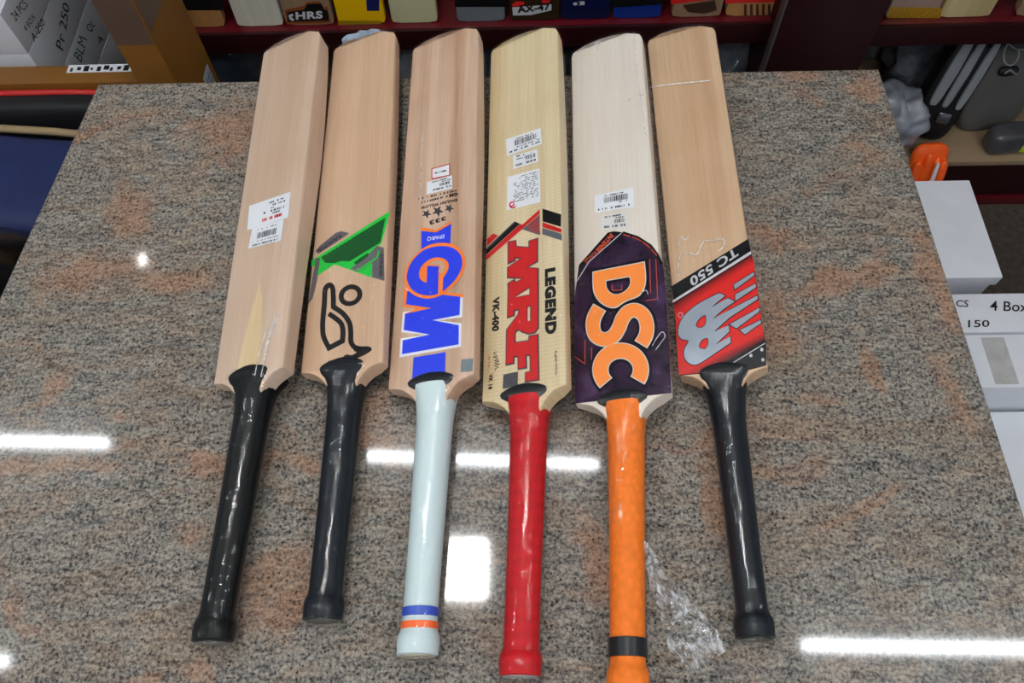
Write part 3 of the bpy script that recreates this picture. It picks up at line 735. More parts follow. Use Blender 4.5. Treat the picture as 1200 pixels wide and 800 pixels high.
decal('signature', b, P, ribbon(m2(smooth_path([(160, 468), (135, 480), (158, 498), (132, 505), (165, 515), (140, 530), (172, 532), (142, 545), (178, 552), (140, 562), (165, 572), (145, 585), (150, 596)], False, 3)), 0.7), BLACK, 1)
decal('hologram', b, P, [[m2([(200, 622), (298, 602), (296, 698), (195, 718)])]], plain('dark_hologram_foil', (84, 84, 90), 0.3, metal=0.4, var=0.25, vscale=140), 1)

# --- bat 5 : purple sticker with orange letters
b, P = ROOT[4], FR[4]
d0 = crop(670, 210, 8); d1 = crop(670, 300, 8); d2 = crop(670, 375, 8)
price_label(b, P, d0([(215, 155), (580, 80), (588, 260), (220, 320)]), [(0.82, 0.88, 0.25, 0.82), (0.36, 0.42, 0.62, 0.88), (0.10, 0.20, 0.08, 0.92)], (0.46, 0.76, 0.24, 0.84), 31, lay=2)
price_label(b, P, d0([(272, 345), (525, 300), (530, 455), (275, 480)]), [(0.80, 0.90, 0.15, 0.75), (0.66, 0.74, 0.55, 0.85), (0.12, 0.26, 0.12, 0.92)], (0.38, 0.60, 0.5, 0.88), 32, plain('frosted_label', (222, 222, 220), 0.5), lay=1)
def purple():
    m, nt, bs = new_mat('purple_print'); v = coords(nt)
    n1 = noise_n(nt, v, 26, 3, 0.6); c = ramp(nt, n1, [(0.35, srgb(24, 14, 30)), (0.55, srgb(52, 32, 60)), (0.72, srgb(86, 66, 104))])
    vo = node(nt, 'ShaderNodeTexVoronoi'); vo.inputs['Randomness'].default_value = 0.0; vo.inputs['Scale'].default_value = 420; link(nt, v, vo.inputs['Vector'])
    n2 = noise_n(nt, v, 16, 1, 0.5)
    msk = node(nt, 'ShaderNodeMath', operation='MULTIPLY'); link(nt, ramp(nt, vo.outputs['Distance'], [(0.2, (1, 1, 1)), (0.3, (0, 0, 0))]), msk.inputs[0])
    link(nt, ramp(nt, n2, [(0.48, (0, 0, 0)), (0.56, (0.5, 0.5, 0.5))]), msk.inputs[1])
    c = mix(nt, msk.outputs[0], c, srgb(130, 96, 130)); link(nt, c, bs.inputs['Base Color']); bs.inputs['Roughness'].default_value = 0.22
    return m
outl = d0([(68, 805), (338, 502)])+smooth_path(d0([(338, 502), (395, 490), (480, 500), (620, 545), (740, 622), (805, 705), (850, 800)]), False, 4)[1:]+d1([(862, 130), (890, 400)])+d2([(895, 0), (922, 400), (936, 684), (36, 782), (30, 400), (26, 0)])+d1([(26, 400)])
dk = decal('sticker', b, P, [[outl]], purple(), 1, 'dark purple patterned sticker')
HOT = plain('red_orange_print', (216, 84, 42), 0.3); OR5 = plain('orange_letter', (255, 146, 62), 0.35); EDGEW = plain('pale_edge_print', (214, 214, 220), 0.3); NEAR = plain('violet_black_print', (20, 14, 26), 0.25)
decal('rim', b, P, [[d0([(68, 805), (338, 502), (395, 490), (480, 500), (462, 520), (400, 520), (350, 530), (80, 850)])], [d0(stroke([(480, 505), (620, 550), (738, 626), (800, 708), (845, 800)], 30))]], NEAR, 2, sub=dk)
text('lettering', dk, P, 'INTENSE', d0([(366, 508), (224, 664), (256, 696), (396, 540)]), HOT, 3, 0.04)
text('lettering', dk, P, 'RAGE', d0([(214, 676), (112, 770), (136, 796), (240, 702)]), HOT, 3, 0.0)
cv = smooth_path(d0([(485, 522), (610, 560), (720, 632), (800, 720)]), False, 10)
polys = []
for k in range(len(cv)-1):
    if k % 8 == 6: continue
    a, c = Vector(cv[k]), Vector(cv[k+1]); polys.append([stroke([tuple(a.lerp(c, 0.05)), tuple(a.lerp(c, 0.62))], 2.0 if k % 2 else 1.5)])
decal('fine_print', b, P, polys, HOT, 3, sub=dk)
decal('pale_line', b, P, [[stroke(d0([(470, 506), (165, 775)])+d1([(35, 262)]), 0.8)]], EDGEW, 3, sub=dk)
decal('red_line', b, P, [[stroke(d2(p), 0.8)] for p in ([(25, 340), (125, 412), (125, 190)], [(187, 260), (187, 385)])]+[[stroke(d1(p), 0.8)] for p in ([(730, 30), (742, 350)], [(790, 30), (806, 402), (700, 420)], [(380, 270), (380, 320), (470, 320), (470, 270)])], HOT, 2, sub=dk)
Dp = d1([(205, 160), (680, 65)])+smooth_path(d1([(680, 65), (692, 200), (680, 300), (630, 375), (540, 412), (480, 442), (415, 484), (345, 478), (270, 432), (218, 350), (205, 250)]), False, 4)[1:]
Dh = d1([(320, 235), (550, 195)])+smooth_path(d1([(550, 195), (556, 260), (525, 320), (465, 360), (400, 368), (345, 335), (322, 285)]), False, 4)[1:]
Sp = stroke(smooth_path(d1([(262, 492), (215, 580), (203, 670), (232, 755), (315, 788), (395, 755), (445, 680), (480, 592), (535, 528), (610, 516), (680, 568), (708, 660), (698, 750), (655, 828)]), False, 6), 15.2)
Cp = stroke(d2(arc(462, 470, 190, 178, 138, 392, 34)), 17.0)
for nm, pp, hh in (('letter', Dp, [Dh]), ('letter', Sp, []), ('letter', Cp, [])):
    bk = decal(nm, b, P, [[offset_poly(pp, 4.2)]+[offset_poly(h, -3.0) for h in hh]], NEAR, 4, 'orange round letter with dark rim')
    decal('letter_edge', b, P, [[offset_poly(pp, 1.1)]+[offset_poly(h, -0.8) for h in hh]], EDGEW, 5, sub=bk)
    decal('letter_fill', b, P, [[pp]+hh], OR5, 6, sub=bk)

# --- bat 6 : red and black sticker with silver letters
b, P = ROOT[5], FR[5]
n0 = crop(775, 270, 8.89); n1 = crop(780, 340, 8)
bd = decal('sticker', b, P, [[n0([(105, 582), (905, 88), (950, 300)])+n1([(905, 330), (942, 500), (944, 705), (800, 745), (130, 800), (105, 560), (75, 120)])]], plain('sticker_black', (20, 20, 24), 0.22), 1, 'red and black slanted sticker')
st_a, st_b = n0([(122, 757)])[0], n0([(940, 246)])[0]
ra, rb_ = n1([(88, 230)])[0], n0([(965, 345)])[0]
rc, rd = n1([(126, 795)])[0], n1([(915, 390)])[0]
ke, kf = n1([(420, 770)])[0], n1([(934, 468)])[0]
def grad(rows, parent):
    V = []; Fs = []; C = []
    for (a, c, col) in rows:
        for t in (0, 1): V.append(Vector((*P.uv(a if t == 0 else c), LAY*2))); C.append(col)
    for k in range(len(rows)-1): Fs.append([2*k, 2*k+1, 2*k+3, 2*k+2])
    o = mesh_obj('red_field', V, Fs, attr_mat('red_black_blend', 0.22), parent); face_up(o)
    at = o.data.color_attributes.new('Col', 'FLOAT_COLOR', 'POINT')
    for k, c_ in enumerate(C): at.data[k].color = c_
    return o
KB, RD = srgb(18, 18, 22), srgb(222, 38, 34)
grad([(st_a, st_b, KB), (ra, rb_, RD), (n1([(108, 560)])[0], n1([(905, 330)])[0], RD), (rc, rd, RD), (ke, kf, KB)], bd)
decal('pale_stripe', b, P, [[n0([(118, 733), (930, 220), (939, 247), (122, 757)])]], plain('pale_grey_print', (206, 206, 208), 0.35), 3, sub=bd)
text('lettering', bd, P, 'TC 550', n0([(772, 178), (290, 500), (320, 594), (808, 262)]), plain('silver_print', (186, 188, 192), 0.35), 3, 0.03)
SIL = plain('silver_foil', (176, 186, 200), 0.22, metal=0.45, var=0.12, vscale=30)
main = n1([(505, 30), (558, 58), (432, 162), (585, 80), (650, 112), (535, 190), (445, 272), (600, 190), (858, 55), (866, 88), (600, 262), (455, 392), (592, 335), (598, 392), (470, 512), (605, 440), (610, 497), (400, 640)])+smooth_path(n1([(400, 640), (290, 702), (225, 690), (180, 640), (178, 560), (215, 482), (160, 466), (124, 430), (120, 365), (150, 280), (220, 200), (330, 120), (505, 30)]), False, 4)[1:-1]
h1 = smooth_path(n1([(285, 330), (315, 275), (372, 240), (378, 310), (350, 350), (305, 356)]), True, 3); h2 = smooth_path(n1([(315, 520), (342, 470), (395, 455), (400, 510), (372, 555), (328, 550)]), True, 3)
bars = [n0([(752, 572), (962, 440), (968, 474), (765, 622)]), n0([(770, 672), (982, 560), (984, 600), (772, 742)]), n1([(600, 325), (880, 168), (876, 206), (665, 364)]), n1([(695, 380), (890, 285), (896, 312), (745, 420)])]
si = decal('letters', b, P, [[offset_poly(main, 0.9), offset_poly(h1, -0.7), offset_poly(h2, -0.7)]]+[[offset_poly(q, 0.9)] for q in bars], plain('sticker_black', (20, 20, 24), 0.22), 4, 'silver streaked letters with black rim')
decal('letter_fill', b, P, [[main, h1, h2]]+[[q] for q in bars], SIL, 5, sub=si)
decal('pale_line', b, P, [[stroke(n1([(615, 694), (932, 500)]), 0.9)]], plain('pale_grey_print', (206, 206, 208), 0.35), 3, sub=bd)
l_, r_ = stroke(n1(arc(140, 235, 22, 22, 0, 345, 16)), 0.7, True)
decal('ring_mark', b, P, [[l_, r_]], plain('silver_print', (186, 188, 192), 0.35), 3, sub=bd)
decal('white_marks', b, P, [[n1(arc(x, y, 15, 17, 0, 330, 8))] for x, y in ((902, 560), (800, 615), (912, 655))], plain('silver_print', (186, 188, 192), 0.35), 3, sub=bd)

# --- bands on the handles
band(2, (490, 709), (490, 720), plain('band_blue', (52, 84, 190), 0.35), 'blue_band')
band(2, (490, 726), (490, 735), plain('band_orange', (255, 110, 48), 0.35), 'orange_band')
band(4, (735, 745), (735, 768), plain('band_black', (22, 24, 28), 0.4), 'black_band', 0.0016)

# --- torn wrap lying beside the orange handle
def loose_film():
    A = [at_z(p, TOP+z) for p, z in (((751, 632), 0.035), ((757, 668), 0.022), ((770, 712), 0.008), ((786, 764), 0.003), ((812, 788), 0.003))]
    Bv = [at_z(p, TOP+z) for p, z in (((757, 634), 0.036), ((776, 668), 0.020), ((806, 700), 0.012), ((838, 735), 0.006), ((852, 762), 0.003))]
    nu, nv = 26, 40; V = []; Fs = []
    for i in range(nv+1):
        t = i/nv*4; k = min(int(t), 3); w = t-k
        a = A[k].lerp(A[k+1], w); c = Bv[k].lerp(Bv[k+1], w)
        for j in range(nu+1):
            s = j/nu; p = a.lerp(c, s)
            h = 0.010*abs(noise.noise(Vector((s*9, t*0.9, 1.0))))+0.006*noise.noise(Vector((p.x*150, p.y*90, 3.0)))
            env = min(1, i/8)
            V.append(Vector((p.x+0.004*noise.noise(Vector((t*3, s*5, 9))), p.y, max(TOP+0.0015, p.z+h*env))))
    for i in range(nv):
        for j in range(nu):
            q = i*(nu+1)+j; Fs.append([q, q+1, q+nu+2, q+nu+1])
    inv = FR[4].matrix().inverted()
    o = mesh_obj('torn_wrap', [inv @ v for v in V], Fs, FILM_LOOSE, ROOT[4], 80); o['label'] = 'crumpled torn end of clear wrap'
loose_film()

CREASE = make_film('film_crease_glint', k=4.0, strength=0.6, rough=0.08, sx=160, sy=160, haze=0.9)  # film creases with their glints put in as whitish diffuse colour
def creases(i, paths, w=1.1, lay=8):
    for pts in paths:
        polys = ribbon(pts, w); o = decal('wrap_crease_glint', ROOT[i], FR[i], polys, CREASE, lay)
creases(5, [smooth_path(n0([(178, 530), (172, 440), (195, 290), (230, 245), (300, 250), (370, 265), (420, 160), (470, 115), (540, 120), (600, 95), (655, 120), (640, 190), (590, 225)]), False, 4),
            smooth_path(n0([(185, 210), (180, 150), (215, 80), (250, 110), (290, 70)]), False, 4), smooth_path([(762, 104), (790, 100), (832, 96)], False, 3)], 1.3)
creases(0, [c1([(308, 515), (268, 610), (238, 745)]), c1([(262, 560), (232, 660), (216, 742)]), c1([(290, 530), (255, 640), (250, 700)])], 1.2)  # pale streaks painting the glints on the film near the splice
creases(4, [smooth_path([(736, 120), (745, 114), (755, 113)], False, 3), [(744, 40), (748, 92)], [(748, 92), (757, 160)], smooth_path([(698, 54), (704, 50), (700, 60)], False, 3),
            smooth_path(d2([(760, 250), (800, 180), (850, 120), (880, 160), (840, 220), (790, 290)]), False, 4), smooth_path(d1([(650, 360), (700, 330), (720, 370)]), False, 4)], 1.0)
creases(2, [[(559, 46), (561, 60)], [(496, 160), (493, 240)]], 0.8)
def toe_tail():
    P = FR[1]; q = P.uv((422, 46)); v, f = soft_data((0.062, 0.020, 0.016), 0.7, 0.004, 60, 3, 24, 14, False, 0.8)
    o = mesh_obj('wrap_tail', [Vector((p.x+q.x, p.y+q.y+0.010, p.z-0.016)) for p in v], f, plain('blue_white_polythene', (150, 166, 186), 0.15, var=0.3, vscale=90, bmp=0.8, bscale=120), ROOT[1], 60)
    o['label'] = 'bluish gathered end of the plastic wrap'
toe_tail()

# ------------------------------------------------------------------ display shelf behind the counter
SY = 1.35; SZ = 0.622
sh = empty('display_shelf', (0, SY, 0), 'maroon display shelving unit behind the counter', 'shelf')
def sbox(name, x0, x1, y0, y1, z0, z1, mat, bev=0.003): return box(name, x0, x1, y0-SY, y1-SY, z0, z1, mat, sh, bev)
PX0, PX1 = 0.515, 0.715; SX0 = -0.745
sbox('shelf_board', SX0, PX0, SY+0.004, 1.80, SZ-0.03, SZ, MAROON)
sbox('shelf_board', PX1, 1.95, SY+0.004, 1.80, SZ-0.045, SZ-0.015, MAROON)
sbox('shelf_lip_shaded', SX0, PX0, SY-0.004, SY+0.004, SZ-0.05, SZ-0.0005, MAROON_D, 0.001)  # front lip coloured darker than the board to paint in its shade
sbox('shelf_lip_shaded', PX1, 1.95, SY-0.004, SY+0.004, SZ-0.066, SZ-0.0155, MAROON_D, 0.001)
sbox('upright_panel', PX0, PX1, 1.30, 1.80, 0.0, 2.15, MAROON_D)
sbox('edge_trim', PX0-0.006, PX0, 1.30, 1.32, 0.0, 2.15, plain('grey_edging', (70, 66, 64), 0.4), 0.001)
sbox('end_panel', SX0-0.012, SX0, SY, 1.80, 0.0, 2.15, MAROON_D)
sbox('end_panel', 1.95, 1.98, SY, 1.80, 0.0, 2.15, MAROON_D)
sbox('back_panel', SX0, 1.95, 1.80, 1.815, 0.0, 2.15, plain('grey_back_board', (120, 116, 108), 0.7, var=0.06))
sbox('base_shelf', SX0, 1.95, SY, 1.80, 0.155, 0.172, plain('tan_board', (150, 128, 100), 0.5, var=0.1, vstretch=(2, 14, 1)))
sbox('plinth', SX0, 1.95, SY+0.002, SY+0.02, 0.03, 0.155, MAROON_D)
sbox('plinth_strip', SX0, 1.95, SY-0.008, SY+0.02, 0.0, 0.03, MAROON)
sbox('added_upper_board', SX0, PX0, SY, 1.80, 1.70, 1.73, MAROON)  # unseen board added overhead to shade the standing bats
sbox('added_upper_board', PX1, 1.95, SY, 1.80, 1.70, 1.73, MAROON)

# --- bats standing toe-down on the shelf
BLD = blade_data((-0.054, 0.0), (0.054, 0.0), (-0.054, 0.55), (0.054, 0.55), edge=0.026, spine=0.05, bulge=0.001)
BLADE_ME = None
def shelf_bat(cx, wpx, label, mat, gripc, z=SZ, y=1.370, lean=0.05):
    """cx: photo column of the toe centre, wpx: toe width in pixels"""
    global BLADE_ME
    base = at_y((cx, 12), y); w = (at_y((cx+wpx/2, 12), y)-at_y((cx-wpx/2, 12), y)).length
    ey = Vector((0, -math.sin(lean), -math.cos(lean))); ez = Vector((0, -math.cos(lean), math.sin(lean))); ex = ey.cross(ez)
    o = Vector((base.x, y, z+0.001)) - ey*0.5508
    pl = Plane(o, ex, ey)
    root = empty('cricket_bat', label=label, cat='cricket bat', group='bats standing on the display shelf', mw=pl.matrix())
    if BLADE_ME is None:
        bo = mesh_obj('blade', *BLD, mat, root, 32); BLADE_ME = bo.data
    else:
        bo = bpy.data.objects.new('blade', BLADE_ME); COL.objects.link(bo); bo.parent = root
    bo.material_slots[0].link = 'OBJECT'; bo.material_slots[0].material = mat; bo.scale.x = w/0.108
    rows = grip_rows(0, -0.29, -0.02, 0.018, 0.021, 0.022, -0.29, flare=0.031)
    v, f = loft(rows); mesh_obj('grip', v, f, plain('shelf_grip_%d_%d_%d' % gripc, gripc, 0.4), root, 50)
    return root, pl
def sq(x0, y0, x1, y1): return [(x0, y0), (x1, y0), (x1, y1), (x0, y1)]
W_WHITE = wood('shelf_willow_white', (206, 204, 190), (176, 172, 156), 0.5, seed=11)
W_TAN = wood('shelf_willow_tan', (186, 138, 84), (150, 104, 58), 0.6, seed=12)
W_BROWN = wood('shelf_willow_brown', (150, 124, 98), (118, 92, 70), 0.5, seed=13)
W_PALE = wood('shelf_willow_pale', (200, 186, 140), (166, 146, 98), 0.7, seed=14)
YELLOW = plain('yellow_sleeve', (222, 176, 6), 0.25); CREAM = plain('cream_sleeve', (186, 184, 146), 0.35, var=0.05); NAVY = plain('navy_sleeve', (14, 22, 58), 0.12)
r, p = shelf_bat(229, 56, 'tan bat with a black band beside the brown carton', W_TAN, (20, 20, 20))
decal('black_band', r, p, [[sq(196, -14, 262, 12)]], BLACK, 1); decal('cream_band', r, p, [[sq(196, -60, 262, -14)]], CREAM, 1)
shelf_bat(299, 56, 'plain whitish bat with rounded toe on the shelf', W_WHITE, (200, 200, 200))
r, p = shelf_bat(359, 58, 'brown bat with black and orange nameplate sticker', W_BROWN, (190, 60, 20))
h = crop(300, 0, 8)
OB = plain('burnt_orange_print', (128, 66, 26), 0.3)
pt = decal('sticker', r, p, [[h([(268, 90), (440, 55), (480, 20), (600, 15), (640, 70), (668, 55), (700, 212), (295, 228)])]], OB, 1)
decal('black_panel', r, p, [[h([(290, 110), (450, 90), (480, 35), (610, 30), (640, 90), (672, 95), (685, 190), (300, 205)])]], BLACK, 2, sub=pt)
text('lettering', pt, p, 'HRS', h([(375, 182), (628, 170), (622, 98), (370, 110)]), plain('silver_print', (186, 188, 192), 0.35), 3, 0.04)
decal('crest', r, p, [[h([(305, 140), (345, 125), (350, 145), (330, 155), (362, 180), (345, 198), (318, 180)])]], plain('silver_print', (186, 188, 192), 0.35), 3, sub=pt)
r, p = shelf_bat(421, 57, 'bright yellow bat with a navy patch on the shelf', YELLOW, (230, 190, 20))
decal('navy_patch', r, p, [[h([(1030, -40), (1160, -40), (1155, 100), (1040, 102)])]], plain('navy_print', (24, 30, 84), 0.3), 1)
decal('olive_band', r, p, [[sq(396, 24, 446.5, 29)]], plain('olive_print', (150, 122, 10), 0.3), 1)
shelf_bat(484, 55, 'cream sleeved bat beside the yellow bat', CREAM, (190, 180, 140))
r, p = shelf_bat(523, 26, 'narrow tan junior bat in clear film on the shelf', W_TAN, (60, 60, 60), y=1.44)
r, p = shelf_bat(563, 57, 'grey bat with a black upper band on the shelf', plain('grey_sleeve', (104, 110, 116), 0.3), (20, 20, 20))
decal('black_band', r, p, [[sq(533, -60, 593, 8)]], BLACK, 1)
r, p = shelf_bat(627, 58, 'dark bat with red flashes and grey nameplate on the shelf', plain('dark_olive_sleeve', (44, 34, 20), 0.2), (30, 30, 30))
a = crop(560, 0, 8)
pt = decal('nameplate', r, p, [[a([(322, 68), (690, 40), (690, 95), (500, 140), (330, 145)])]], plain('silver_print', (186, 188, 192), 0.35), 1)
text('lettering', pt, p, 'AX-47', a([(372, 122), (680, 92), (674, 28), (366, 58)]), BLACK, 2, 0.04)
decal('red_flash', r, p, [[a([(318, 40), (360, 10), (430, 15), (440, 40), (330, 68)])], [a([(600, 0), (680, 0), (670, 25), (600, 30)])]], RED, 1)
r, p = shelf_bat(686, 58, 'navy sleeved bat with a small white emblem', NAVY, (20, 30, 90))
decal('emblem', r, p, [[a([(890, 28), (920, 20), (935, 35), (925, 48), (900, 50)])], [a([(940, 15), (1000, 10), (1000, 45), (945, 48), (965, 30)])]], plain('silver_print', (186, 188, 192), 0.35), 1)
r, p = shelf_bat(747, 57, 'royal blue bat with a black upper half', plain('royal_blue_sleeve', (18, 44, 122), 0.25), (20, 40, 120))
decal('black_band', r, p, [[[(717, -60), (777, -60), (777, 5), (717, 9)]]], BLACK, 1)
r, p = shelf_bat(817, 58, 'brown bat with a red upper band and dark print', W_BROWN, (160, 20, 20))
decal('red_band', r, p, [[[(786, -60), (848, -60), (848, -2), (786, 5)]]], RED, 1); decal('dark_print', r, p, [[[(800, 6), (838, 0), (840, 12), (825, 16), (806, 14)]]], plain('brown_print', (60, 40, 30), 0.3), 1)
r, p = shelf_bat(880, 58, 'tan striped bat with a red upper band by the upright panel', W_TAN, (160, 20, 20))
decal('red_band', r, p, [[[(850, -60), (912, -60), (912, 2), (850, 4)]]], RED, 1)
decal('stripe', r, p, [[sq(872+k*7, 5, 875+k*7, 20)] for k in range(5)], plain('brown_print', (60, 40, 30), 0.3), 1)
r, p = shelf_bat(1071, 60, 'pinkish bat with a gold glitter toe', plain('pinkish_sleeve', (150, 124, 110), 0.3, var=0.1), (180, 150, 60), z=SZ-0.015)
decal('gold_toe', r, p, [[[(1043, 8), (1104, 9), (1102, 21), (1040, 21)]]], plain('gold_glitter', (178, 134, 30), 0.3, metal=0.3, var=0.4, vscale=220), 1)
shelf_bat(1134, 60, 'pale willow bat next to the gold toed bat', W_PALE, (120, 120, 120), z=SZ-0.015)
shelf_bat(1222, 58, 'plain brown bat standing alone at the right of the shelf', W_BROWN, (40, 40, 40), z=SZ-0.015)

# ------------------------------------------------------------------ goods on the base shelf
BZ = 0.172
def bagset(px, y, size, label, mat, seed, e=0.7, amp=0.02, name='plastic_bag', cat='plastic bag', group=None, crease=0.7, rot=0.0, freq=17):
    p = at_y(px, y); o = soft(name, (p.x, y, BZ+0.001), size, mat, e, amp, freq, seed, (0, 0, rot), crease=crease, nu=44, nv=30)
    return tag(o, label, cat, group)
BLUEG = plain('blue_grey_polythene', (70, 80, 94), 0.2, var=0.3, vscale=18, bmp=0.8, bscale=30)
bagset((280, 84), 1.55, (0.22, 0.24, 0.36), 'rounded blue-grey plastic bag beside the brown carton', BLUEG, 1, group=None)
bagset((246, 70), 1.735, (0.10, 0.09, 0.38), 'dark plastic bag between the brown carton and the blue-grey bag', plain('dark_polythene', (40, 44, 50), 0.2, bmp=0.8, bscale=30), 2)
bagset((475, 78), 1.56, (0.16, 0.22, 0.37), 'pale grey plastic bag seen beside the pale mint gripped bat', BAG_CLEAR, 3)
bagset((571, 75), 1.56, (0.16, 0.22, 0.38), 'bluish plastic bag behind the red gripped bat', BLUEG, 4)
bagset((668, 78), 1.56, (0.16, 0.22, 0.36), 'dark grey plastic bag behind the purple stickered bat', plain('dark_polythene', (40, 44, 50), 0.2, bmp=0.8, bscale=30), 5)
bagset((858, 76), 1.52, (0.13, 0.2, 0.38), 'whitish plastic bag with blue print by the upright panel', plain('milky_polythene', (120, 126, 136), 0.2, var=0.2, bmp=0.8, bscale=30), 6)
bagset((884, 76), 1.72, (0.07, 0.12, 0.40), 'dark cloth roll against the upright panel', plain('dark_cloth', (34, 36, 40), 0.7), 7, name='cloth_roll', cat='cloth')
# right bay
bagset((1020, 100), 1.735, (0.15, 0.10, 0.34), 'large cloudy plastic bag piled by the upright panel', BAG_CLEAR, 8, amp=0.03, crease=0.8)
bagset((1054, 118), 1.61, (0.16, 0.10, 0.24), 'crumpled clear plastic bag in front of the large cloudy bag', plain('clear_grey_polythene', (92, 96, 104), 0.12, var=0.5, vscale=22, bmp=1.0, bscale=36), 28, amp=0.03, crease=0.9, freq=14)
bagset((1034, 160), 1.43, (0.12, 0.10, 0.14), 'small white plastic bag beside the orange glove', plain('white_polythene', (150, 154, 164), 0.2, var=0.2, bmp=0.9, bscale=30), 9, amp=0.022, crease=0.9)
bagset((1104, 78), 1.735, (0.13, 0.08, 0.37), 'dark purple cloth pouch behind the black padded case', plain('purple_cloth', (58, 18, 66), 0.6, var=0.2, bmp=0.6, bscale=24), 10, name='cloth_pouch', cat='pouch', e=0.5)
bagset((1186, 66), 1.75, (0.20, 0.07, 0.40), 'black bag at the back of the base shelf', plain('black_cloth', (14, 14, 16), 0.5, bmp=0.5), 11, name='black_bag', cat='bag', e=0.5)
# black pad case with pale straps, leaning forward
c = at_y((1072, 168), 1.44)
pc = empty('pad_case', (c.x, 1.44, BZ), 'black padded case with pale grey straps on the base shelf', 'case'); pc.rotation_euler = (-0.30, 0.14, -0.15)
soft('case_body', (0, 0.0, 0), (0.115, 0.06, 0.27), plain('black_nylon', (12, 12, 14), 0.45, bmp=0.3), 0.4, 0.004, 12, 12, parent=pc)
for sx, w in ((-0.030, 0.018), (0.000, 0.014), (0.034, 0.014)):
    o = soft('strap', (sx, -0.030, 0.10), (w*1.5, 0.012, 0.18), plain('grey_webbing', (150, 154, 158), 0.4, bmp=0.4, bscale=60), 0.5, 0.002, 14, 5, parent=pc, nu=14, nv=14)
soft('buckle', (0.012, -0.034, 0.06), (0.035, 0.012, 0.03), plain('steel_buckle', (140, 140, 146), 0.2, metal=0.9), 0.4, parent=pc, nu=14, nv=8)
# orange gloves hanging over the front edge
c = at_y((1085, 205), 1.325)
og = empty('batting_glove', (c.x, 1.322, BZ-0.075), 'bright orange glove with white finger strip below the black case', 'glove'); og.rotation_euler = (-0.38, 0.05, 0.1)
ORG = plain('orange_fabric', (255, 98, 22), 0.45, bmp=0.3)
for k, (dx, ln_, rr) in enumerate(((-0.030, 0.085, 0.014), (-0.006, 0.10, 0.014), (0.018, 0.095, 0.014), (0.040, 0.075, 0.012))):
    soft('finger', (dx, -0.012, 0.005+0.01*(k % 2)), (rr*2, rr*1.8, ln_), ORG, 0.8, 0.001, 20, k, parent=og, nu=14, nv=12)
soft('palm', (0.004, 0.004, 0.04), (0.095, 0.03, 0.09), ORG, 0.6, 0.002, 20, 3, parent=og, nu=20, nv=12)
soft('white_strip', (0.008, -0.034, 0.02), (0.010, 0.008, 0.075), WHITE, 0.6, parent=og, nu=10, nv=10)
# grey pouch with emblem
c = at_y((1158, 150), 1.45)
gp = empty('drawstring_pouch', (c.x, 1.46, BZ), 'grey drawstring pouch with a dark oval emblem', 'pouch'); gp.rotation_euler = (-0.35, 0, 0.1)
soft('pouch_body', (0, 0.01, 0), (0.17, 0.06, 0.23), plain('grey_pouch_cloth', (92, 90, 88), 0.5, var=0.1, bmp=0.5, bscale=18), 0.55, 0.008, 9, 15, parent=gp, crease=0.4)
soft('emblem', (-0.012, -0.024, 0.155), (0.052, 0.014, 0.026), plain('black_nylon', (12, 12, 14), 0.45, bmp=0.3), 0.8, parent=gp, nu=18, nv=10)
v, f = tube_data([(-0.027+0.011*k, -0.033, 0.168+0.007*math.sin(k*1.6)) for k in range(4)], 0.003, 6); mesh_obj('emblem_swoosh', v, f, plain('grey_webbing', (150, 154, 158), 0.4, bmp=0.4, bscale=60), gp, 60)
# guard in a clear sleeve with yellow-green tag
c = at_y((1176, 172), 1.40)
gg = empty('guard_pack', (c.x, 1.395, BZ+0.001), 'grey guard in a clear pack with yellow-green tag', 'pack'); gg.rotation_euler = (0, 0, 0.12)
soft('pack_body', (0, 0, 0), (0.13, 0.06, 0.07), plain('grey_pack', (74, 74, 78), 0.15, var=0.2), 0.45, 0.004, 14, 17, parent=gg)
soft('tag', (0.038, -0.024, 0.008), (0.045, 0.014, 0.042), plain('lime_tag', (190, 210, 20), 0.4), 0.3, parent=gg, nu=14, nv=8)
# white cord and ball
c = at_y((1163, 105), 1.52)
pts = [Vector((c.x+0.06*math.cos(t*1.15)*(1-t/16)-0.004*t, 1.425+0.004*t, 0.455-0.006*t+0.032*math.sin(t*1.15))) for t in [k*0.35 for k in range(34)]]
pts = smooth_path([(p.x, p.z) for p in pts], False, 2)
v, f = tube_data([Vector((p[0], 1.43-0.0003*k, p[1])) for k, p in enumerate(pts)], 0.0022, 6)
# the cord lies on the pouch mouth, tied to its neck
o = mesh_obj('draw_cord', [q-Vector((c.x-0.005, 1.46, BZ)) for q in v], f, plain('white_cord', (170, 172, 174), 0.6), gp, 60)
bagset((1196, 100), 1.635, (0.13, 0.10, 0.34), 'pale padded helmet bag beside the drawstring pouch', plain('pale_grey_pad', (128, 132, 136), 0.35, bmp=0.4), 19, name='padded_bag', cat='bag', e=0.8, amp=0.008)

# ------------------------------------------------------------------ cartons right of the counter
TAPE = plain('carton_tape', (206, 206, 208), 0.25)
def carton(name, x0, x1, y0, y1, z0, z1, mat, label, cat='box', group=None, lid=0.0, seam=True):
    e = empty(name, ((x0+x1)/2, (y0+y1)/2, z0), label, cat, group); a, b_, h = (x1-x0)/2, (y1-y0)/2, z1-z0
    box('carton_body', -a, a, -b_, b_, 0.0005, h-lid, mat, e, 0.002)
    if lid: box('lid', -a-0.006, a+0.006, -b_-0.006, b_+0.006, h-lid, h, mat, e, 0.003)
    if seam: box('tape', -a*0.99, a*0.99, -0.022, 0.022, h, h+0.0006, TAPE, e)
    return e
def top_plane(z): return Plane((0, 0, z), (1, 0, 0), (0, 1, 0))
def child_text(root, plane, body, quad, mat, lay, bold=0.0, name='handwriting'):
    v, f = text_data(plane, body, quad, lay, bold)
    inv = Matrix.Translation(-root.location)
    mw = plane.matrix()
    o = mesh_obj(name, [inv @ (mw @ q) for q in v], f, mat, root); return o
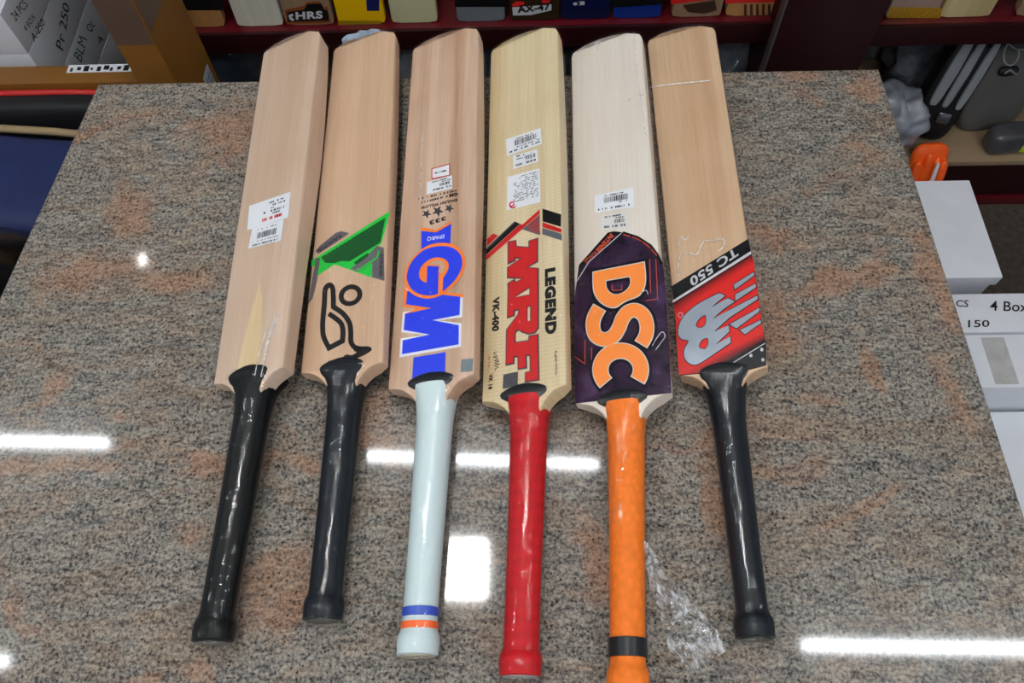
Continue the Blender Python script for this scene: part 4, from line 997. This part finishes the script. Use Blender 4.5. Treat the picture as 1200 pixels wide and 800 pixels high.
A_ = carton('white_carton', 0.70, 0.958, 0.862, 1.10, 0.0, 0.40, CARTON, 'plain white carton with overhanging lid in front of the shelf', lid=0.03, seam=False)
B_ = carton('white_carton', 0.62, 1.16, 0.728, 0.815, 0.0, 0.405, CARTON, 'white carton with handwritten black numbers on top', seam=False)
C_ = carton('white_carton', 0.62, 1.16, 0.612, 0.725, 0.0, 0.400, CARTON, 'white carton with a grey tape stain next to the numbered carton', seam=False)
t0 = at_z((1172, 424), 0.40)-Vector(C_.location); box('tape', t0.x-0.022, t0.x+0.022, -0.05, 0.05, 0.40, 0.4006, plain('stained_tape', (188, 188, 186), 0.35, var=0.12, vscale=40), C_)
D_ = carton('white_carton', 0.62, 1.16, 0.26, 0.604, 0.0, 0.30, CARTON, 'low white carton at the foot of the counter', seam=False)
TP = top_plane(0.405)
w_ = crop(900, 300, 3.2)
child_text(B_, TP, 'CS', w_([(705, 190), (750, 192), (752, 166), (705, 165)]), INK, 2, 0.012)
child_text(B_, TP, '4 Box', w_([(832, 205), (975, 210), (978, 172), (832, 168)]), INK, 2, 0.012)
child_text(B_, TP, '150', w_([(750, 268), (830, 266), (830, 240), (750, 240)]), INK, 2, 0.012)

# ------------------------------------------------------------------ cartons and bags left of the counter
BROWN = plain('brown_cardboard', (134, 88, 30), 0.5, var=0.10, vscale=6); DUST = plain('brown_paper_tape', (104, 82, 68), 0.35, var=0.08)
tc_ = empty('tall_carton', (-0.669, 1.224, 0), 'tall brown cardboard carton with a small white label', 'box')
box('carton_body', -0.072, 0.0, -0.084, 0.084, 0.0005, 1.15, BROWN, tc_, 0.003)
def strip_on(parent, x0, x1, y0, y1, z0, z1, mat, name): return box(name, x0, x1, y0, y1, z0, z1, mat, parent, 0.0)
strip_on(tc_, 0.0, 0.0006, -0.080, 0.055, 0.80, 1.145, DUST, 'tape'); strip_on(tc_, -0.07, -0.002, -0.0846, -0.084, 0.78, 1.145, DUST, 'tape')
sl = box('paper_label', 0.0, 0.0006, 0.018, 0.062, 0.50, 0.60, plain('blueish_paper', (170, 180, 192), 0.5), tc_)
for k in range(6): box('print', 0.0006, 0.0009, 0.022, 0.058, 0.510+k*0.014, 0.514+k*0.014, GREY_MARK, sl)
XR = -1.152; z1_ = 0.497; dz = 0.112
ST = Plane((XR, 1.44, 0), (0, 1, 0), (0, 0, 1))
hw = crop(0, 0, 8)
stk = []
for k in range(-1, 5):
    zt = z1_-k*dz; zb = zt-dz+0.002
    if k == 4: zb = 0.0
    lb = ['topmost white carton of the stack, with three handwritten lines', 'white carton second from the top, with one large handwritten line', 'white carton third from the top, with faint green handwriting',
          'white carton fourth from the top, behind the brown tray', 'white carton resting on the bottom carton of the stack', 'bottom white carton of the stack on the floor'][k+1]
    stk.append(carton('white_carton', XR-0.36, XR, 1.44, 1.84, zb, zt, CARTON, lb, group='stacked white cartons', seam=False))
GINK = plain('green_ink', (20, 96, 70), 0.5)
def side_text(root, body, quad, mat, bold=0.0):
    v, f = text_data(ST, body, quad, 2, bold); mw = ST.matrix(); inv = Matrix.Translation(-root.location)
    mesh_obj('handwriting', [inv @ (mw @ q) for q in v], f, mat, root)
side_text(stk[0], '24 PCS', hw([(145, 205), (265, 50), (210, -10), (95, 130)]), INK)
side_text(stk[0], '4 BOX', hw([(245, 300), (335, 165), (300, 120), (210, 250)]), INK)
side_text(stk[0], 'A-250', hw([(320, 400), (425, 220), (385, 165), (280, 330)]), INK)
side_text(stk[1], 'Pr 250', hw([(590, 480), (650, 60), (590, 10), (520, 430)]), INK)
side_text(stk[2], 'BLM', hw([(760, 590), (815, 370), (740, 330), (690, 520)]), GINK)
side_text(stk[2], 'QL', hw([(850, 320), (895, 250), (860, 175), (800, 250)]), INK)
side_text(stk[2], '4', hw([(945, 425), (970, 365), (930, 330), (900, 380)]), INK)
# long brown tray standing on edge in front of the stack
tr_ = empty('cardboard_tray', (-1.13, 1.385, 0), 'long brown cardboard tray with black and white tape on its rim', 'box')
box('tray_body', -0.35, 0.262, -0.028, 0.028, 0.0005, 0.488, BROWN, tr_, 0.003)
tp = box('printed_tape', 0.075, 0.225, 0.004, 0.0282, 0.488, 0.4888, WHITE, tr_)
for k in range(9): box('print', 0.082+k*0.0155, 0.088+k*0.0155+0.003*(k % 3), 0.007+0.004*(k % 2), 0.018+0.003*(k % 3), 0.4888, 0.4892, BLACK, tp)
# bags below the counter's left edge
bk = empty('kit_bag', (-1.16, 1.318, 0.0), 'black kit bag with red piping against the brown tray', 'bag')
soft('bag_body', (0, 0, 0.0005), (0.62, 0.066, 0.475), plain('black_canvas', (16, 16, 20), 0.6, bmp=0.3), 0.35, 0.004, 6, 20, parent=bk)
v, f = tube_data([(-0.30, 0.022, 0.468), (-0.1, 0.024, 0.474), (0.1, 0.024, 0.474), (0.29, 0.022, 0.468)], 0.008, 8); mesh_obj('piping', v, f, plain('red_piping', (196, 34, 30), 0.4), bk, 60)
bb = empty('duffel_bag', (-1.14, 1.115, 0.0), 'navy blue duffel bag with beige piping', 'bag'); bb.rotation_euler.z = -0.10
soft('bag_body', (0, 0, 0.0005), (0.58, 0.29, 0.46), plain('navy_canvas', (26, 42, 92), 0.55, var=0.25, vscale=9, bmp=0.5, bscale=16), 0.32, 0.010, 6, 21, parent=bb, crease=0.3, nu=44, nv=26)
BEI = plain('beige_piping', (164, 140, 104), 0.6)
v, f = tube_data([(-0.28, 0.138, 0.438), (-0.12, 0.140, 0.448), (0.06, 0.140, 0.448), (0.20, 0.136, 0.446), (0.275, 0.12, 0.43)], 0.009, 8); mesh_obj('piping', v, f, BEI, bb, 60)
v, f = tube_data([(-0.28, -0.140, 0.435), (-0.06, -0.142, 0.445), (0.16, -0.140, 0.445), (0.275, -0.12, 0.43)], 0.008, 8); mesh_obj('piping', v, f, BEI, bb, 60)
soft('side_patch', (-0.17, 0.0, 0.438), (0.09, 0.2, 0.034), plain('mid_blue_canvas', (40, 66, 132), 0.55), 0.5, parent=bb)
tag(soft('refuse_sack', (-1.03, 0.68, 0.0005), (0.48, 0.44, 0.70), plain('black_polythene', (20, 20, 22), 0.22, bmp=0.9, bscale=14), 0.75, 0.02, 7, 23, crease=0.6, nu=40, nv=30), 'shiny black plastic sack standing left of the counter', 'sack')
